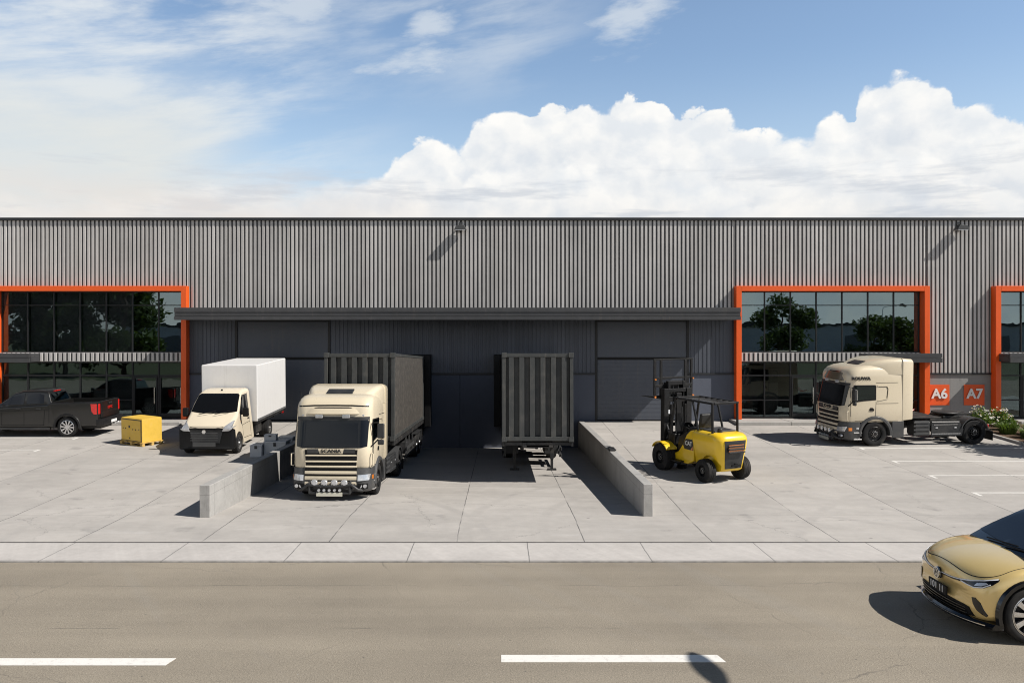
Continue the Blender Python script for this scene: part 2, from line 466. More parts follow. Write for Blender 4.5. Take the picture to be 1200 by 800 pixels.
# long flat grey bases low in the bank
fb = g.noise(g.comb(g.m('MULTIPLY', az, 5.0), g.m('MULTIPLY', el, 38.0), .7), 1.0, 6, .6)
col = g.mix(g.m('MULTIPLY', g.ss(fb, .50, .66, 0, .70), g.m('MULTIPLY', g.ss(el, R(12.5), R(9.5)), g.ss(el, R(4), R(7)))), col, kc((.52, .56, .62)))
warm = g.m('MULTIPLY', g.m('MULTIPLY', g.ss(az, R(2), R(-16)), g.ss(el, R(11.5), R(7.5))), g.mr(g.noise(g.comb(g.m('MULTIPLY', az, 7.0), g.m('MULTIPLY', el, 22.0), 2.2), 1.0, 6, .6), .35, .65, .25, .8))
col = g.mix(warm, col, kc((.74, .685, .64)))
below = g.ss(el, R(0), R(-3))
col = g.mix(below, col, kc((.20, .19, .17)))
nt.links.new(col, bg.inputs['Color'])

# ================================================================== materials
mat('cab_beige', (.70, .61, .455), .30, 0, .04, coat=.5, dust=.08, rvar=.04)
mat('visor_bronze', (.16, .13, .09), .2, 0, .04, coat=.6, rvar=.04)
mat('van_beige', (.73, .64, .49), .34, 0, .04, coat=.5, dust=.07, rvar=.04)
mat('box_white', (.78, .77, .76), .4, 0, .05, dust=.12, streak=.12)
mat('dark_plastic', (.026, .027, .029), .5, 0, .2, dust=.06)
mat('grey_plastic', (.055, .056, .058), .45, 0, .15, dust=.08)
mat('chassis', (.020, .020, .021), .55, .1, .25, dust=.14)
mat('black', (.005, .005, .0055), .6, 0, .2, spec=.3)
mat('rubber', (.013, .013, .014), .8, 0, .3, dust=.10, spec=.3)
mat('steel_rim', (.25, .25, .25), .4, .8, .2, dust=.3)
mat('dark_rim', (.012, .012, .013), .4, .4, .25, dust=.06)
mat('dark_metal', (.03, .03, .032), .4, .6, .2)
mat('alloy', (.75, .75, .76), .25, .95, .08)
mat('bright_metal', (.80, .80, .80), .2, .95, .08)
mat('chrome', (.9, .9, .9), .1, 1, .04)
mat('container_paint', (.046, .049, .049), .5, 0, .15, streak=.35, dust=.1)
mat('container_side', (.052, .047, .042), .6, 0, .22, scale=5, streak=.35, dust=.12)
mat('orange', (.86, .115, .014), .42, 0, .05, streak=.06)
mat('sign_orange', (.80, .105, .016), .5, 0, .05)
mat('white_paint', (.80, .80, .79), .4, 0, .04)
mat('forklift_yellow', (.88, .57, .016), .33, 0, .04, coat=.5, dust=.05, rvar=.04)
mat('forklift_black', (.010, .010, .011), .45, .0, .2, dust=.03, spec=.35)
mat('crate_yellow', (.72, .46, .065), .6, 0, .1, scale=4, dust=.15)
mat('pallet_wood', (.60, .39, .12), .75, 0, .2, scale=6)
mat('pickup_paint', (.010, .0097, .009), .32, 0, .04, scale=.8, coat=.5, rvar=.02)
mat('screen_black', (.006, .0065, .0075), .08, 0, .05, spec=.45, rvar=.02)
mat('car_gold', (.88, .655, .275), .34, .35, .02, scale=.6, coat=1.0, rvar=.015)
mat('gloss_black', (.006, .006, .007), .12, 0, .1, coat=.4, rvar=.03)
mat('seat_black', (.02, .02, .02), .6)
mat('red_lens', (.62, .015, .012), .2, 0, .1, coat=1)
mat('amber_lens', (.75, .22, .02), .2, 0, .1, coat=1)
mat('clear_lens', (.62, .63, .65), .12, .5, .25, scale=9, coat=1)
mat('led_white', (.82, .84, .88), .2, 0, .02)
mat('letter_black', (.012, .012, .013), .5)
mat('number_plate', (.62, .60, .50), .5)
mat('flash_dark', (.030, .032, .036), .5, .3, .2)
mat('awning_steel', (.075, .076, .08), .45, .4, .15, streak=.3)
mat('roller_grey', (.080, .090, .112), .5, .1, .06, scale=.8, streak=.2)
mat('frame_dark', (.020, .021, .023), .45, .3, .15)
mat('room_dark', (.020, .020, .021), .9)
mat('room_wall', (.20, .20, .19), .9)
mat('blind_grey', (.24, .245, .25), .8, 0, .08)
mat('blind_dark', (.22, .225, .23), .8, 0, .12)
mat('room_pale', (.34, .33, .31), .8)
mat('room_wood', (.25, .13, .05), .7)
mat('lamp_housing', (.10, .10, .10), .4, .6)
mat('crate_grey', (.56, .57, .58), .65, 0, .1, scale=5, dust=.2)
mat('galv', (.45, .46, .47), .45, .8, .12)
mat('bark', (.07, .05, .035), .9, 0, .3, scale=8)
mat('soil', (.12, .075, .045), .95, 0, .3, scale=14)
mat('back_wall', (.34, .36, .42), .7, 0, .1, scale=.4)

def leafmat(name, c1, c2, scale=1.2):
    m, g, b, out = newmat(name)
    tc = g.n('ShaderNodeTexCoord').outputs['Object']
    n = g.noise(tc, scale, 3, .6); r = g.noise(tc, scale*11, 2, .6)
    c = g.mix(g.mr(g.m('ADD', g.m('MULTIPLY', n, .5), g.m('MULTIPLY', r, .5)), .35, .65), c1, c2)
    setin(g.nt, b.inputs['Base Color'], c); b.inputs['Roughness'].default_value = .55
    b.inputs['Specular IOR Level'].default_value = .3
    tr = g.n('ShaderNodeBsdfTranslucent'); setin(g.nt, tr.inputs['Color'], g.mix(1.0, c, (1.3, 1.4, .5), 'MULTIPLY'))
    mx = g.n('ShaderNodeMixShader'); mx.inputs[0].default_value = .3
    g.nt.links.new(b.outputs[0], mx.inputs[1]); g.nt.links.new(tr.outputs[0], mx.inputs[2]); g.nt.links.new(mx.outputs[0], out.inputs[0])
leafmat('leaf', (.045, .070, .026), (.10, .13, .05))
leafmat('leaf_fresh', (.06, .11, .022), (.14, .20, .05), 3)
leafmat('leaf_silver', (.10, .14, .06), (.22, .28, .14), 3)
mat('petal', (.85, .84, .80), .6, 0, .03)
mat('petal_eye', (.7, .45, .05), .7)

def glass(name, tint, refl, rough=.0):
    m, g, b, out = newmat(name); g.nt.nodes.remove(b)
    t = g.n('ShaderNodeBsdfTransparent'); t.inputs[0].default_value = (*tint, 1)
    gl = g.n('ShaderNodeBsdfGlossy'); gl.inputs['Roughness'].default_value = rough; gl.inputs['Color'].default_value = (.74, .95, 1.0, 1)
    tc = g.n('ShaderNodeTexCoord').outputs['Object']
    nb = g.bump(g.noise(tc, .9, 2, .5), .05, .05); g.nt.links.new(nb, gl.inputs['Normal'])
    fr = g.n('ShaderNodeFresnel'); fr.inputs[0].default_value = 1.5
    f = g.m('ADD', g.m('MULTIPLY', fr.outputs[0], 1-refl), refl, clamp=True)
    mx = g.n('ShaderNodeMixShader')
    g.nt.links.new(f, mx.inputs[0]); g.nt.links.new(t.outputs[0], mx.inputs[1]); g.nt.links.new(gl.outputs[0], mx.inputs[2]); g.nt.links.new(mx.outputs[0], out.inputs[0])
glass('shop_glass', (.34, .37, .38), .21)
glass('shop_glass_clear', (.66, .68, .69), .08)
glass('shop_glass_low', (.60, .62, .62), .06)
glass('dark_glass', (.02, .022, .025), .02)
glass('side_glass', (.16, .17, .18), .03)

# corrugated cladding: bare coated steel, slightly different sheet to sheet
def cladmat(name, col, metal, rough, streakf):
    m, g, b, out = newmat(name)
    p = g.n('ShaderNodeNewGeometry').outputs['Position']; x, y, z = g.xyz(p)
    sheet = g.m('FLOOR', g.m('DIVIDE', x, .8))
    wn = g.n('ShaderNodeTexWhiteNoise', noise_dimensions='1D'); g.nt.links.new(sheet, wn.inputs['W'])
    wr = g.n('ShaderNodeTexWhiteNoise', noise_dimensions='1D'); g.nt.links.new(g.m('FLOOR', g.m('DIVIDE', x, .203)), wr.inputs['W'])
    st = g.noise(g.comb(g.m('MULTIPLY', x, 9.0), 0.0, g.m('MULTIPLY', z, .22)), 1.0, 6, .65)
    bl = g.noise(p, .35, 5, .6)
    k = g.m('ADD', g.m('ADD', g.mr(wn.outputs['Value'], 0, 1, -.09, .06), g.mr(wr.outputs['Value'], 0, 1, .93, 1.08)), g.m('ADD', g.mr(st, .35, .65, -.18, .12), g.mr(bl, .35, .65, -.08, .08)))
    c = g.mix(1.0, col, g.comb(k, k, k), 'MULTIPLY')
    c = g.mix(g.ss(st, .58, .78, 0, streakf), c, (.20, .16, .13))
    setin(g.nt, b.inputs['Base Color'], c); b.inputs['Metallic'].default_value = metal
    setin(g.nt, b.inputs['Roughness'], g.mr(st, .3, .7, rough-.08, rough+.1))
cladmat('clad_steel', (.57, .55, .535), .2, .45, .25)
cladmat('clad_gap_shade', (.062, .062, .065), .1, .5, .2)  # pan colour with the shadow between the ribs painted in
cladmat('clad_shade', (.088, .098, .122), .1, .5, .2)  # same sheeting, coloured darker to paint in the canopy's shade

# cast concrete for walls
def concrete(name, col, var, joint=None, formx=None, stain=.4):
    m, g, b, out = newmat(name)
    p = g.n('ShaderNodeNewGeometry').outputs['Position']; x, y, z = g.xyz(p)
    a = g.noise(p, .5, 6, .62); f = g.noise(p, 7, 6, .65); e = g.noise(p, 55, 3, .6)
    k = g.m('ADD', 1.0, g.m('ADD', g.mr(a, .3, .7, -var, var), g.m('ADD', g.mr(f, .3, .7, -var*.6, var*.6), g.mr(e, .3, .7, -var*.4, var*.4))))
    c = g.mix(1.0, col, g.comb(k, k, k), 'MULTIPLY')
    st = g.noise(g.comb(g.m('MULTIPLY', x, 3.0), g.m('MULTIPLY', y, 3.0), g.m('MULTIPLY', z, .5)), 1.0, 6, .65)
    c = g.mix(g.ss(st, .55, .75, 0, stain), c, tuple(q*.55 for q in col))
    if formx:
        lin = g.m('LESS_THAN', g.m('PINGPONG', g.m('ADD', x, g.m('MULTIPLY', y, 1.0)), formx), .012)
        lin2 = g.m('LESS_THAN', g.m('ABSOLUTE', g.m('SUBTRACT', g.m('PINGPONG', z, 1.2), .6)), .006)
        c = g.mix(g.m('MULTIPLY', g.m('MAXIMUM', lin, lin2), .5), c, tuple(q*.35 for q in col))
    pit = g.ss(g.voro(p, 9), .05, .02, 0, .6)
    c = g.mix(pit, c, tuple(q*.5 for q in col))
    setin(g.nt, b.inputs['Base Color'], c)
    setin(g.nt, b.inputs['Roughness'], g.mr(f, .3, .7, .72, .95))
    setin(g.nt, b.inputs['Normal'], g.bump(g.m('ADD', f, g.m('MULTIPLY', e, .4)), .25, .02))
concrete('wall_concrete', (.36, .35, .335), .16, formx=1.2, stain=.75)
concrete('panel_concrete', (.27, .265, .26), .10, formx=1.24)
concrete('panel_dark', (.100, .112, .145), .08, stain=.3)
concrete('kerb_concrete', (.40, .385, .365), .12, stain=.5)

def line(g, v, spacing, off, half):
    """1 on thin lines every <spacing> along v"""
    return g.m('LESS_THAN', g.m('PINGPONG', g.m('SUBTRACT', v, off), spacing/2), half)

def yardmat():
    m, g, b, out = newmat('yard_concrete')
    p = g.n('ShaderNodeNewGeometry').outputs['Position']; x, y, z = g.xyz(p)
    a = g.noise(p, .16, 6, .62); a2 = g.noise(g.comb(g.m('MULTIPLY', x, .35), g.m('MULTIPLY', y, 1.3), 0.0), .7, 6, .66)
    f = g.noise(p, 3.2, 6, .7); e = g.noise(p, 40, 4, .65)
    k = g.m('ADD', 1.0, g.m('ADD', g.mr(a, .3, .7, -.10, .10), g.m('ADD', g.mr(a2, .3, .7, -.10, .10), g.m('ADD', g.mr(f, .3, .7, -.06, .06), g.mr(e, .3, .7, -.05, .05)))))
    c = g.mix(1.0, (.425, .400, .374), g.comb(k, k, k), 'MULTIPLY')
    # slab to slab tone
    wn = g.n('ShaderNodeTexWhiteNoise', noise_dimensions='2D')
    g.nt.links.new(g.comb(g.m('FLOOR', g.m('DIVIDE', g.m('ADD', x, 1.0), 3.0)), g.m('FLOOR', g.m('DIVIDE', g.m('ADD', y, 2.0), 5.8)), 0.0), wn.inputs['Vector'])
    kk = g.mr(wn.outputs['Value'], 0, 1, .955, 1.035); c = g.mix(1.0, c, g.comb(kk, kk, kk), 'MULTIPLY')
    # tyre wear, oil spots, hairline cracks
    tyre = g.noise(g.comb(g.m('ADD', x, g.m('MULTIPLY', y, .12)), g.m('MULTIPLY', y, .08), 0.0), 1.1, 5, .6)
    c = g.mix(g.ss(tyre, .55, .72, 0, .20), c, (.27, .26, .255))
    # faint turning tracks of the trucks
    trk = None
    for cx_, cy_, rad in ((9.5, 20.5, 8.4), (9.5, 20.5, 10.3), (-13.0, 17.0, 11.2), (-13.0, 17.0, 13.1), (-1.5, 9.0, 16.5), (-1.5, 9.0, 18.4), (20.0, 14.0, 14.0), (20.0, 14.0, 15.9)):
        dr_ = g.m('ABSOLUTE', g.m('SUBTRACT', g.m('SQRT', g.m('ADD', g.m('POWER', g.m('SUBTRACT', x, cx_), 2.0), g.m('POWER', g.m('SUBTRACT', y, cy_), 2.0))), rad))
        b_ = g.ss(dr_, .22, .06); trk = b_ if trk is None else g.m('MAXIMUM', trk, b_)
    c = g.mix(g.m('MULTIPLY', trk, g.ss(a2, .42, .62, 0, .20)), c, (.20, .19, .185))
    oil = g.ss(g.noise(p, .85, 4, .5), .64, .74, 0, .45); c = g.mix(oil, c, (.20, .19, .185))
    spot = g.ss(g.voro(p, .9), .06, .03, 0, .55); c = g.mix(spot, c, (.13, .125, .12))
    light = g.ss(g.noise(g.comb(g.m('MULTIPLY', x, .5), g.m('MULTIPLY', y, 2.4), 3.0), .9, 6, .7), .58, .74, 0, .35); c = g.mix(light, c, (.56, .54, .525))
    wob = g.m('MULTIPLY', g.m('SUBTRACT', g.noise(p, 1.3, 3, .6), .5), .05)
    xx = g.m('ADD', x, wob); yy = g.m('ADD', y, wob)
    jx = line(g, xx, 3.0, -10.0, .013); jy = line(g, yy, 5.8, 22.0, .010)
    fade = g.mr(g.noise(p, .5, 4, .6), .40, .52, .25, 1)
    cr = g.n('ShaderNodeTexVoronoi', feature='DISTANCE_TO_EDGE'); cr.inputs['Scale'].default_value = .16
    g.nt.links.new(g.vm('ADD', p, g.comb(g.m('MULTIPLY', f, 1.0), g.m('MULTIPLY', a2, 1.5), 0.0)), cr.inputs['Vector'])
    crack = g.m('MULTIPLY', g.m('LESS_THAN', cr.outputs['Distance'], .0012), g.ss(a, .47, .56, 0, .6))
    j = g.m('MAXIMUM', g.m('MULTIPLY', g.m('MAXIMUM', jx, g.m('MULTIPLY', jy, .6)), fade), crack)
    c = g.mix(g.m('MULTIPLY', j, .85), c, (.085, .085, .085))
    setin(g.nt, b.inputs['Base Color'], c)
    setin(g.nt, b.inputs['Roughness'], g.mr(f, .3, .7, .7, .92))
    setin(g.nt, b.inputs['Normal'], g.bump(g.m('SUBTRACT', g.m('ADD', g.m('MULTIPLY', f, .5), g.m('MULTIPLY', e, .4)), j), .3, .012))
yardmat()

def stripmat():
    m, g, b, out = newmat('strip_concrete')
    p = g.n('ShaderNodeNewGeometry').outputs['Position']; x, y, z = g.xyz(p)
    a = g.noise(p, .5, 6, .65); f = g.noise(p, 6, 6, .7)
    dr = g.noise(g.comb(g.m('ADD', x, g.m('MULTIPLY', y, .5)), 0.0, 0.0), 2.4, 5, .7)
    k = g.m('ADD', 1.0, g.m('ADD', g.mr(a, .3, .7, -.10, .10), g.m('ADD', g.mr(f, .3, .7, -.07, .07), g.mr(dr, .3, .7, -.07, .07))))
    c = g.mix(1.0, (.485, .458, .435), g.comb(k, k, k), 'MULTIPLY')
    wob = g.m('MULTIPLY', g.m('SUBTRACT', g.noise(p, 1.6, 3, .6), .5), .04)
    j = line(g, g.m('ADD', x, wob), 2.64, .65, .011)
    c = g.mix(g.m('MULTIPLY', j, .75), c, (.09, .09, .09))
    edge = g.m('MAXIMUM', g.ss(y, 17.75, 17.62), g.ss(y, 19.08, 19.18))
    c = g.mix(g.m('MULTIPLY', edge, g.mr(f, .35, .65, .2, .75)), c, (.17, .165, .155))
    spot = g.ss(g.voro(p, 1.4), .05, .02, 0, .6); c = g.mix(spot, c, (.12, .12, .12))
    setin(g.nt, b.inputs['Base Color'], c); b.inputs['Roughness'].default_value = .85
    setin(g.nt, b.inputs['Normal'], g.bump(g.m('SUBTRACT', f, j), .3, .01))
stripmat()

def roadmat():
    m, g, b, out = newmat('asphalt')
    p = g.n('ShaderNodeNewGeometry').outputs['Position']; x, y, z = g.xyz(p)
    big = g.noise(p, .22, 6, .62); lane = g.noise(g.comb(g.m('MULTIPLY', x, .06), g.m('MULTIPLY', y, 1.0), 0.0), 1.2, 4, .55)
    gr = g.noise(p, 34, 3, .75); gr2 = g.noise(p, 110, 2, .7); st = g.voro(p, 75)
    k = g.m('ADD', 1.0, g.m('ADD', g.mr(big, .3, .7, -.14, .14), g.m('ADD', g.mr(lane, .3, .7, -.10, .10), g.m('ADD', g.mr(gr, .3, .7, -.27, .27), g.mr(gr2, .3, .7, -.26, .26)))))
    c = g.mix(1.0, (.272, .236, .186), g.comb(k, k, k), 'MULTIPLY')
    c = g.mix(g.ss(st, .16, .05, 0, .35), c, (.36, .34, .31))
    dk = g.ss(g.voro(p, 2.2), .05, .02, 0, .7); c = g.mix(dk, c, (.06, .058, .055))
    lt = g.ss(g.voro(g.vm('ADD', p, (5.3, 2.1, 0)), 2.6), .04, .015, 0, .7); c = g.mix(lt, c, (.55, .53, .5))
    # broken lengthwise cracks
    wob = g.m('MULTIPLY', g.m('SUBTRACT', g.noise(p, .9, 5, .65), .5), .16)
    yy = g.m('ADD', y, wob)
    c1 = g.m('MULTIPLY', g.m('LESS_THAN', g.m('ABSOLUTE', g.m('SUBTRACT', yy, 16.0)), .012), g.ss(g.noise(p, .7, 4, .6), .42, .56))
    c2 = g.m('MULTIPLY', g.m('LESS_THAN', g.m('ABSOLUTE', g.m('SUBTRACT', yy, 13.7)), .010), g.ss(g.noise(p, .6, 4, .6), .52, .62))
    cr = g.n('ShaderNodeTexVoronoi', feature='DISTANCE_TO_EDGE'); cr.inputs['Scale'].default_value = .22
    g.nt.links.new(g.vm('ADD', p, g.comb(g.m('MULTIPLY', big, 2.0), g.m('MULTIPLY', wob, 4.0), 0.0)), cr.inputs['Vector'])
    c3 = g.m('MULTIPLY', g.m('LESS_THAN', cr.outputs['Distance'], .0016), g.ss(big, .5, .58, 0, .7))
    ck = g.m('MAXIMUM', c1, g.m('MAXIMUM', c2, c3))
    c = g.mix(g.m('MULTIPLY', ck, .6), c, (.07, .065, .06))
    patchy = g.ss(g.noise(g.comb(g.m('ADD', x, g.m('MULTIPLY', y, .6)), g.m('MULTIPLY', y, .1), 0.0), .9, 5, .6), .55, .7, 0, .18); c = g.mix(patchy, c, (.30, .28, .25))
    setin(g.nt, b.inputs['Base Color'], c); setin(g.nt, b.inputs['Roughness'], g.mr(gr, .3, .7, .75, .95))
    setin(g.nt, b.inputs['Normal'], g.bump(g.m('ADD', g.m('ADD', gr, gr2), g.m('MULTIPLY', st, .6)), .5, .012))
roadmat()

def paintmat():
    m, g, b, out = newmat('road_paint')
    p = g.n('ShaderNodeNewGeometry').outputs['Position']
    f = g.noise(p, 9, 6, .7); e = g.noise(p, 60, 3, .7)
    c = g.mix(g.ss(g.m('ADD', g.m('MULTIPLY', f, .6), g.m('MULTIPLY', e, .4)), .50, .68, 0, .55), (.78, .76, .72), (.42, .39, .35))
    setin(g.nt, b.inputs['Base Color'], c); b.inputs['Roughness'].default_value = .7
    setin(g.nt, b.inputs['Normal'], g.bump(e, .3, .01))
paintmat()
mat('verge_ground', (.10, .11, .055), .95, 0, .3, scale=.8)

# ================================================================== ground, road, markings
FAR = 900
def sheet(name, quads, material):
    m = MB()
    for qd in quads: m.add(qd, [tuple(range(len(qd)))])
    o = m.build(name, material, flip=False)
    return struct(o)
zr = yard_z(42)
LW, RW = RX0-.14, RX1+.14           # under the middle of the dock walls
sheet('yard', [
    [(-FAR, 19.2, 0), (FAR, 19.2, 0), (FAR, YF, 0), (RW, YF, 0), (LW, YF, 0), (-FAR, YF, 0)],
    [(-FAR, YF, 0), (LW, YF, 0), (LW, 42, zr), (-FAR, 42, zr)],
    [(RW, YF, 0), (FAR, YF, 0), (FAR, 42, zr), (RW, 42, zr)],
], 'yard_concrete')
sheet('loading_ramp', [[(LW, YF, 0), (RW, YF, 0), (RW, 42, ramp_z(42)), (LW, 42, ramp_z(42))]], 'yard_concrete')
sheet('pavement', [[(-FAR, 17.6, .0), (FAR, 17.6, .0), (FAR, 19.2, .0), (-FAR, 19.2, .0)],
                   [(-FAR, 17.6, -.03), (FAR, 17.6, -.03), (FAR, 17.6, 0), (-FAR, 17.6, 0)]], 'strip_concrete')
sheet('road', [[(-FAR, -6, -.03), (FAR, -6, -.03), (FAR, 17.6, -.03), (-FAR, 17.6, -.03)]], 'asphalt')
sheet('ground', [[(-FAR, -FAR, -.03), (FAR, -FAR, -.03), (FAR, -6, -.03), (-FAR, -6, -.03)],
                 [(-FAR, 42, zr), (FAR, 42, zr), (FAR, FAR, zr), (-FAR, FAR, zr)]], 'verge_ground')
# joint groove between yard and pavement strip
m = MB(); m.box(-60, 60, 19.185, 19.215, .0, .006); struct(m.build('joint_strip', 'chassis'))
def dash(x0, x1, y0, y1, slant):
    m = MB(); m.prism([(x0, y0), (x1+slant, y0), (x1, y1), (x0, y1)], 'z', -.030, -.024)
    struct(m.build('lane_marking', 'road_paint'))
dash(-8.4, -4.90, 12.16, 12.42, -.06); dash(.03, 3.34, 12.28, 12.55, .06); dash(8.3, 11.6, 12.3, 12.56, .05)
dash(-16.7, -13.3, 12.16, 12.42, .05)
def bay(x0, x1, y, tick):
    z = yard_z(y)
    m = MB(); s = .0333
    def q(xa, xb, ya, yb): m.add([(xa, ya, yard_z(ya)+.005), (xb, ya, yard_z(ya)+.005), (xb, yb, yard_z(yb)+.005), (xa, yb, yard_z(yb)+.005)], [(0,1,2,3)])
    q(x0, x1, y-.06, y+.06)
    if tick > 0: q(x0, x0+.11, y-.42, y-.06)
    if tick < 0: q(x1-.11, x1, y-.42, y-.06)
    struct(m.build('bay_marking', 'road_paint', flip=False))
for y in (32.4, 29.7, 27.15, 24.65): bay(14.22, 21.2 if y > 31 else 26, y, 1)
for y in (34.9, 32.0): bay(-30, -17.9, y, -1)
# ================================================================== warehouse
WH = empty('warehouse', 'long grey corrugated warehouse with orange framed glass fronts and a dark loading dock', 'warehouse', loc=(0, 0, 0))
PITCH = .203
def clad(x0, x1, z0, z1, y, d=.046, mb=None, pitch=PITCH, crown=.112):
    """trapezoid-profile sheet facing -y between x0 and x1"""
    mb = mb or MB(); fl = .009
    k0 = math.floor(x0/pitch); prof = [(x0, 0)]
    k = k0
    while k*pitch < x1:
        for px, dd in ((0, 0), (fl, d), (fl+crown, d), (2*fl+crown, 0)):
            X = k*pitch+px
            if x0 < X < x1: prof.append((X, dd))
        k += 1
    prof.append((x1, 0))
    n = len(prof)
    vs = [(X, y-dd, z0) for X, dd in prof] + [(X, y-dd, z1) for X, dd in prof]
    for i in range(n-1): pass
    k0 = len(mb.f); mb.add(vs, [(i, i+1, n+i+1, n+i) for i in range(n-1)])
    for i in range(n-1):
        if prof[i][1] == 0 and prof[i+1][1] == 0: mb.mi[k0+i] = 1      # recessed pans get a darker colour that paints in the rib shadow
    return mb
ZS, ZT = 2.90, 10.42          # bottom of cladding, roof line
Z0 = yard_z(40)               # .603
UL = (-24.6, -15.12); U6 = (11.46, 20.82); U7 = (24.0, 33.4)
c = MB()
XE0, XE1 = -48, 48
ZU = 7.10
for a, b, z0 in ((XE0, UL[0], ZS), (*UL, ZU), (UL[1], U6[0], 5.9), (*U6, ZU), (U6[1], U7[0], ZS), (*U7, ZU), (U7[1], XE1, ZS)):
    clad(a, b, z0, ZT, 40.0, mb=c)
c.build('cladding', ['clad_steel', 'clad_gap_shade'], WH, flip=False)
# sheets under the canopy, its shade put into their darker colour
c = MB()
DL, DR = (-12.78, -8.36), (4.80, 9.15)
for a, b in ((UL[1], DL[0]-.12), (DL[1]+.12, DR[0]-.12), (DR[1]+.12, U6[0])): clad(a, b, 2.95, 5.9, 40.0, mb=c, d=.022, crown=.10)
c.build('shade_cladding', ['clad_shade', 'clad_shade'], WH, flip=False)
# precast panels along the bottom (joints every 3 m or so)
pm = MB()
def panels(a, b, z0, z1, y=39.99):
    n = max(1, round((b-a)/3.1)); s = (b-a)/n
    for i in range(n): pm.box(a+i*s+(.008 if i else 0), a+(i+1)*s-(.008 if i < n-1 else 0), y, 40.3, z0, z1)
panels(XE0, UL[0], Z0-.1, ZS-.03); panels(U6[1], U7[0], Z0-.1, ZS-.03); panels(U7[1], XE1, Z0-.1, ZS-.03)
pm.each('precast_panel', 'panel_concrete', WH, bevel=.006, seg=1)
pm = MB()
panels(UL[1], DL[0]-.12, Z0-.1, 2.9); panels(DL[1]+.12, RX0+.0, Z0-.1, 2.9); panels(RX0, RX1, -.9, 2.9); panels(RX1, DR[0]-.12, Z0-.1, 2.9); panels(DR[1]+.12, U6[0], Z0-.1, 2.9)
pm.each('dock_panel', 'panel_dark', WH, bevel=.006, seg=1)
# drip flashing between cladding and panels, roof capping
fm = MB()
for a, b in ((XE0, UL[0]), (UL[1], DL[0]-.12), (DL[1]+.12, DR[0]-.12), (DR[1]+.12, U6[0]), (U6[1], U7[0]), (U7[1], XE1)): fm.box(a+.002, b-.002, 39.93, 40.25, 2.862, 2.952)
fm.each('drip_flashing', 'flash_dark', WH)
fm = MB(); fm.box(XE0, XE1, 39.86, 40.4, ZT-.045, ZT+.09); fm.build('roof_capping', 'flash_dark', WH, bevel=.01)
rm = MB(); rm.box(XE0, XE1, 40.4, 75, ZT-.35, ZT-.1); rm.box(XE0, XE0+.3, 40.4, 75, Z0-.1, ZT-.36); rm.box(XE1-.3, XE1, 40.4, 75, Z0-.1, ZT-.36); rm.box(XE0, XE1, 75, 75.3, Z0-.1, ZT-.1)
rm.build('roof_deck', 'flash_dark', WH)
# inner liner behind the sheets, clear of the glazed units
lm = MB()
for a, b, z0, z1 in ((XE0, UL[0]-.05, Z0-.1, ZT-.4), (UL[1]+.05, U6[0]-.05, -.9, ZT-.4), (U6[1]+.05, U7[0]-.05, Z0-.1, ZT-.4), (U7[1]+.05, XE1, Z0-.1, ZT-.4), (*UL, ZU+.3, ZT-.4), (*U6, ZU+.3, ZT-.4), (*U7, ZU+.3, ZT-.4)):
    lm.box(a, b, 40.31, 40.38, z0, z1)
lm.build('inner_lining', 'room_dark', WH)
# canopy over the dock
CX0, CX1 = -15.05, 11.18
cm = MB()
cm.box(CX0, CX1, 37.92, 39.94, 5.92, 6.02)                     # deck
cm.box(CX0, CX1, 37.90, 37.945, 5.86, 6.07)                     # upper fascia
cm.box(CX0+.01, CX1-.01, 37.93, 38.00, 5.68, 5.845); cm.box(CX0, CX1, 37.88, 37.96, 5.50, 5.665)
cm.box(CX0+.02, CX1-.02, 37.97, 38.05, 5.52, 5.9)
for x in (CX0+.03, CX1-.03): cm.box(x-.03, x+.03, 38.06, 39.94, 5.52, 5.91)
k = 14
for i in range(k+1):
    x = CX0+.2+(CX1-CX0-.4)*i/k; cm.box(x-.05, x+.05, 38.06, 39.93, 5.62, 5.9)
cm.build('canopy', 'awning_steel', WH, bevel=.008, seg=1)
# roller doors
for a, b in (DL, DR):
    d = MB(); zt = 5.46
    d.box(a, b, 40.05, 40.10, Z0+.03, 3.58); 
    for i in range(14):
        z = Z0+.22+i*.2
        d.box(a+.02, b-.02, 40.042, 40.06, z, z+.012)
    ro = d.build('roller_door', 'roller_grey', WH)
    d = MB(); d.box(a, b, 40.03, 40.10, 3.72, zt-.02); d.build('upper_panel', 'roller_grey', ro)
    d = MB(); d.box(a, b, 40.07, 40.14, 3.575, 3.725); d.box(a, b, 39.99, 40.05, Z0+.005, Z0+.06); d.each('seal_strip', 'black', ro)
    d = MB()
    d.box(a-.12, a, 39.97, 40.2, Z0+.0, zt+.1); d.box(b, b+.12, 39.97, 40.2, Z0, zt+.1); d.box(a, b, 39.97, 40.2, zt-.01, zt+.1)
    d.build('door_frame', 'frame_dark', ro, bevel=.01, seg=1)
    d = MB(); d.box(a-.12, b+.12, 39.99, 40.3, zt+.1, 5.9); d.build('head_panel', 'panel_dark', ro)
# dock shelters behind the trailers
def dock(x0, x1):
    zf = ramp_z(40); d = MB()
    d.box(x0-.25, x0+.05, 39.3, 39.985, .40, 3.86); d.box(x1-.05, x1+.25, 39.3, 39.985, .40, 3.86); d.box(x0+.05, x1-.05, 39.3, 39.985, 3.55, 3.85)
    s = d.build('dock_shelter', 'black', WH, bevel=.03)
    d = MB(); d.box(x0+.06, x1-.06, 39.9, 39.985, .56, 3.54); d.build('dock_door', 'roller_grey', s)
    d = MB()
    for x in (x0+.15, x1-.4): d.box(x, x+.25, 39.8, 39.985, -.1, .5)
    d.each('buffer', 'rubber', s, bevel=.02)
dock(-6.1, -3.55); dock(-.0, 2.7)

